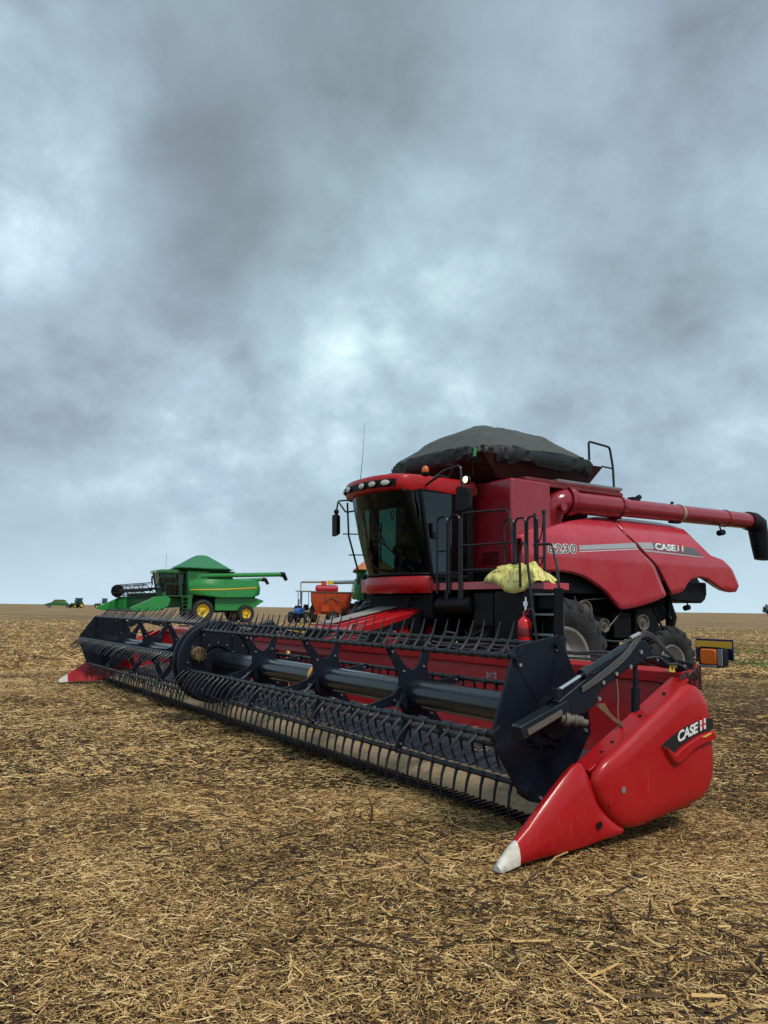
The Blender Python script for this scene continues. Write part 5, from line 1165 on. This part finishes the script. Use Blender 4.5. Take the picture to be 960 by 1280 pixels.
# raised green header of the first one
def gl(u,v): # its frame -> world
    return Vector((GP[0]+math.cos(gz)*u-math.sin(gz)*v,GP[1]+math.sin(gz)*u+math.cos(gz)*v,float(zg(*GP))))
gh=wroot('grain_header',gl(-5.2,0)+Vector((0,0,.40)),gz,'green header with dark reel carried raised on the green combine','header')
m=MB()
for s in (-1,1):
    v=s*5.1
    prof=[(-1.8,.62),(-1.2,.50),(.3,.55),(1.1,.9),(1.3,1.45),(1.0,1.68),(.1,1.62),(-.6,1.28),(-1.7,.78)]
    m.prism(round_poly(prof,.12,3),v-.12*1,v+.12)
m.build_each('side_cover','jgreen',gh,bevel=.03)
m=MB(); m.box((.75,-5.0,.65),(.85,5.0,1.75)); m.box((.7,-5.0,1.75),(.95,5.0,1.95)); m.prism([(-1.1,.55),(.8,.75),(.8,.62),(-1.0,.45)],-5.0,5.0); m.build('back_sheet','jgreen2',gh)
m=MB(); m.cyl((-.15,-4.8,2.15),(-.15,4.8,2.15),.13,14)
for k in range(6):
    a=2*PI*k/6+.3; m.cyl((-.15+.55*math.cos(a),-4.8,2.15+.55*math.sin(a)),(-.15+.55*math.cos(a),4.8,2.15+.55*math.sin(a)),.03,6)
    for v in np.arange(-4.8,4.8,.2): 
        m.tube([(-.15+.55*math.cos(a),v,2.15+.55*math.sin(a)),(-.15+.55*math.cos(a)+.03,v,2.15+.55*math.sin(a)-.22)],[.015,.008],4)
m.lathe([(.02,-.02),(.56,-.02),(.56,.02),(.02,.02)],(-.15,4.8,2.15),'v',16)
for v in (-4.8,-2.4,0,2.4):
    for k in range(6):
        a=2*PI*k/6+.3; m.bar((-.15,v,2.15),(-.15+.55*math.cos(a),v,2.15+.55*math.sin(a)),.05,.05,(0,1,0))
for s in (-1,1): m.bar((-.15,s*4.95,2.2),(1.0,s*4.95,2.15),.08,.14)
m.build('reel','black',gh)
c2=copy_tree(gc); c2['label']='second green combine, mostly hidden behind the one with the green header'
p2=(-19.9,82.0); c2.location=(p2[0],p2[1],float(zg(*p2))); c2.rotation_euler=(0,0,R_(8))
gc3=green_combine('combine_harvester',(-.75,65.0,float(zg(0,65))),R_(33.3+62),'green combine with a domed orange tank cover, half hidden behind the red cab','otarp')

# ============================================================ BLUE TRACTOR + ORANGE GRAIN CART
def tractor(name,loc,rz,label,body,rimm,cabbed,group=None,s=1.0,grp_cat='tractor'):
    g=wroot(name,loc,rz,label,grp_cat,group); g.scale=(s,s,s)
    for k in (-1,1):
        wheel(g,(0,k*1.05,.80),.80,.42,.46,m_rim=rimm,nl=18,out=k,detail=False)
        wheel(g,(-2.3,k*.95,.55),.55,.30,.30,m_rim=rimm,nl=14,out=k,detail=False)
    m=MB(); m.prism(round_poly([(-3.0,.85),(-3.05,1.2),(-2.8,1.38),(-1.2,1.45),(-1.1,.9)],.1,3),-.28,.28); m.build('hood',body,g,bevel=.04)
    m=MB(); m.box((-3.0,-.3,.5),(.5,.3,.9)); m.cyl((0,-.8,.8),(0,.8,.8),.15,10); m.cyl((-2.3,-.8,.55),(-2.3,.8,.55),.08,10); m.cyl((-1.5,.25,1.6),(-1.5,.25,2.3),.05,8); m.build('chassis','under',g)
    m=MB()
    for k in (-1,1): m.prism([(-.75,.95),(-.6,1.45),(-.2,1.68),(.35,1.66),(.6,1.4),(.55,1.3),(.2,1.55),(-.2,1.55),(-.6,1.2)],k*.6,k*1.05)
    m.build_each('mudguard','under' if body=='blue' else body,g)
    m=MB(); m.box((-.3,-.25,1.2),(.2,.25,1.35)); m.box((.1,-.25,1.3),(.22,.25,1.8)); m.build('seat','black',g); m=MB(); m.tube([(-1.1,0,1.4),(-.75,0,1.6)],.03,6); m.tube([(-.75+.05*math.cos(a),.2*math.sin(a),1.62+.18*math.cos(a)*.6) for a in np.linspace(0,2*PI,16)],.02,5); m.build('steering_wheel','black',g)
    if cabbed:
        m=MB(); m.loft([[(-1.1,-.7,1.3),(.5,-.7,1.3),(.5,.7,1.3),(-1.1,.7,1.3)],[(-.9,-.65,2.65),(.45,-.65,2.65),(.45,.65,2.65),(-.9,.65,2.65)]],True,True); m.build('cab_glass','sglass',g,smooth=0)
        m=MB(); m.box((-1.1,-.78,2.65),(.6,.78,2.85)); m.build('roof',body,g,bevel=.04)
    else:
        m=MB()
        for k in (-1,1):
            m.bar((.3,k*.55,1.5),(.3,k*.55,3.1),.09,.07); m.bar((-.9,k*.55,1.5),(-.9,k*.55,3.0),.06,.05)
        m.build('roll_bar','greymetal',g)
        m=MB(); m.box((-1.2,-.75,3.05),(.7,.75,3.16)); m.build('canopy','rim',g,bevel=.03)
    return g
TP=(-6.95,70.0)
tractor('farm_tractor',(TP[0],TP[1],float(zg(*TP))),R_(78),'small blue tractor with roll bar and flat canopy beside the orange cart','blue','rim',False,None,.9)
OP=(-4.75,70.5)
oc=wroot('grain_cart',(OP[0],OP[1],float(zg(*OP))),R_(8),'orange hopper cart with crimson drum on top and grey side auger','grain cart')
m=MB(); m.loft([[(-1.45,-.9,.95),(1.5,-.9,.95),(1.5,.9,.95),(-1.45,.9,.95)],[(-1.75,-1.15,1.9),(1.75,-1.15,1.9),(1.75,1.15,1.9),(-1.75,1.15,1.9)],[(-1.78,-1.2,2.72),(1.78,-1.2,2.72),(1.78,1.2,2.72),(-1.78,1.2,2.72)]],True,True); hp=m.build('hopper','orange',oc,bevel=.04)
m=MB()
for u in (-1.75,-.6,.6,1.75): m.bar((u,-1.22,1.9),(u,-1.22,2.72),.08,.05)
m.bar((-1.8,-1.24,2.74),(1.8,-1.24,2.74),.06,.07); m.bar((-1.8,1.2,2.74),(1.8,1.2,2.74),.06,.07); m.bar((-.6,-1.24,1.9),(0,-1.24,2.3),.05,.05); m.bar((.6,-1.24,1.9),(0,-1.24,2.3),.05,.05); m.build('hopper_rib','knob',hp)
m=MB(); m.box((-1.6,-.9,.75),(1.6,.9,.95)); m.bar((-1.6,0,.8),(-3.0,0,.7),.12,.12)
for u in (-1.2,-.3,.5,1.2): m.bar((u,-.95,.9),(u+.25,-1.15,1.9),.07,.07)
m.box((-.9,-1.1,1.0),(-.2,-.7,1.5)); m.box((.3,-1.1,.8),(.9,-.7,1.4)); m.build('frame','orange',oc)
for s in (-1,1):
    wheel(oc,(.2,s*1.2,.55),.55,.35,.3,m_rim='rim',nl=0,out=s,detail=False)
wheel(oc,(1.75,-1.0,.9),.9,.4,.4,m_rim='rim',nl=16,out=-1,detail=False)
m=MB(); m.cyl((-1.3,-.4,3.05),(.5,-.4,3.05),.34,20); m.lathe([(.34,0),(.2,.12),(.02,.14)],(.5,-.4,3.05),'u',20); m.lathe([(.34,0),(.2,-.12),(.02,-.14)],(-1.3,-.4,3.05),'u',20); m.build('drum','cred',oc)
m=MB(); m.box((-.9,-.6,3.35),(-.45,-.1,3.75)); m.build('auger_motor','orange',oc,bevel=.03)
m=MB(); m.box((-.35,-.62,3.45),(.15,-.1,3.8)); m.build('auger_gearbox','jyellow',oc,bevel=.03)
m=MB(); m.cyl((-2.7,-.4,3.62),(-.9,-.4,3.66),.10,12); m.cyl((-2.75,-.4,1.6),(-2.75,-.4,3.62),.05,8); m.build('pipe_support','rim',oc)
m=MB(); m.cyl((.1,-.4,3.62),(2.2,-.4,3.72),.17,16); m.build('side_auger','greymetal',oc)
m=MB(); m.cyl((2.15,-.4,3.72),(2.65,-.4,3.74),.28,16); m.cyl((2.4,-.4,3.7),(2.45,-.4,3.35),.16,12); m.build('auger_joint','black',oc)

# ============================================================ FAR MACHINES AND TREE
tr1=tractor('farm_tractor',(-117.5,300,.35),R_(62),'green tractor with cab far off on the horizon, middle of three dots','jgreen2','jyellow',True,'far machines on the horizon',1.35)
tr2=copy_tree(tr1); tr2.location=(-107.4,300,.35); tr2.rotation_euler=(0,0,R_(20)); tr2['label']='far green tractor just left of the green header, partly behind it'
sd_=wroot('seed_drill',(-125.5,300,.35),R_(5),'low green and yellow implement on the horizon, far left','seed drill')
sd_.scale=(.8,.8,.7)
m=MB(); m.prism([(-7,1.2),(-6,2.0),(-3,3.0),(4,2.9),(5,1.2)],-1.2,1.2); m.build('frame','jgreen2',sd_)
m=MB(); m.prism([(-3,3.0),(-2,4.2),(-1.4,4.5),(2.2,4.5),(3,4.1),(3.6,3.0)],-1.1,1.1); m.build('hopper','weedy',sd_,bevel=.1)
m=MB(); m.bar((5,0,1.6),(10.5,0,1.7),.3,.5); m.build('drawbar','jgreen2',sd_)
for u in (-4,4.6): wheel(sd_,(u,-1.4,.9),.9,.5,.4,m_rim='rim',nl=0,out=-1,detail=False)
tree=wroot('tree',(199.0,400,.35),0,'lone dark round tree on the horizon at the right edge','tree')
m=MB(); m.tube([(0,0,-.2),(.1,0,1.2),(0,.1,2.6)],[.35,.26,.15],8); m.tube([(0,0,1.4),(1.0,.3,2.8)],[.16,.08],6); m.tube([(0,0,1.3),(-.9,-.2,2.7)],[.16,.08],6); m.build('trunk','bark',tree)
m=MB(); rr=random.Random(5)
cl=[(rr.uniform(-2.0,2.0),rr.uniform(-1.6,1.6),rr.uniform(1.6,5.2),rr.uniform(.5,1.0)) for _ in range(26)]
for cx,cy,cz,cr_ in cl:
    if (cx/2.5)**2+((cz-3.4)/2.4)**2>1: continue
    for _ in range(90):
        d=Vector((rr.gauss(0,1),rr.gauss(0,1),rr.gauss(0,1))).normalized()*cr_*rr.uniform(.4,1.05); p=Vector((cx,cy,cz))+d
        a=Vector((rr.gauss(0,1),rr.gauss(0,1),rr.gauss(0,1))).normalized()*.2; b_=a.cross(Vector((rr.gauss(0,1),rr.gauss(0,1),rr.gauss(0,1)))).normalized()*.16
        o_=len(m.v); m.add([p-a,p+b_,p+a,p-b_],[(0,1,2,3)])
m.build('crown','leaf',tree,smooth=0,recalc=False)
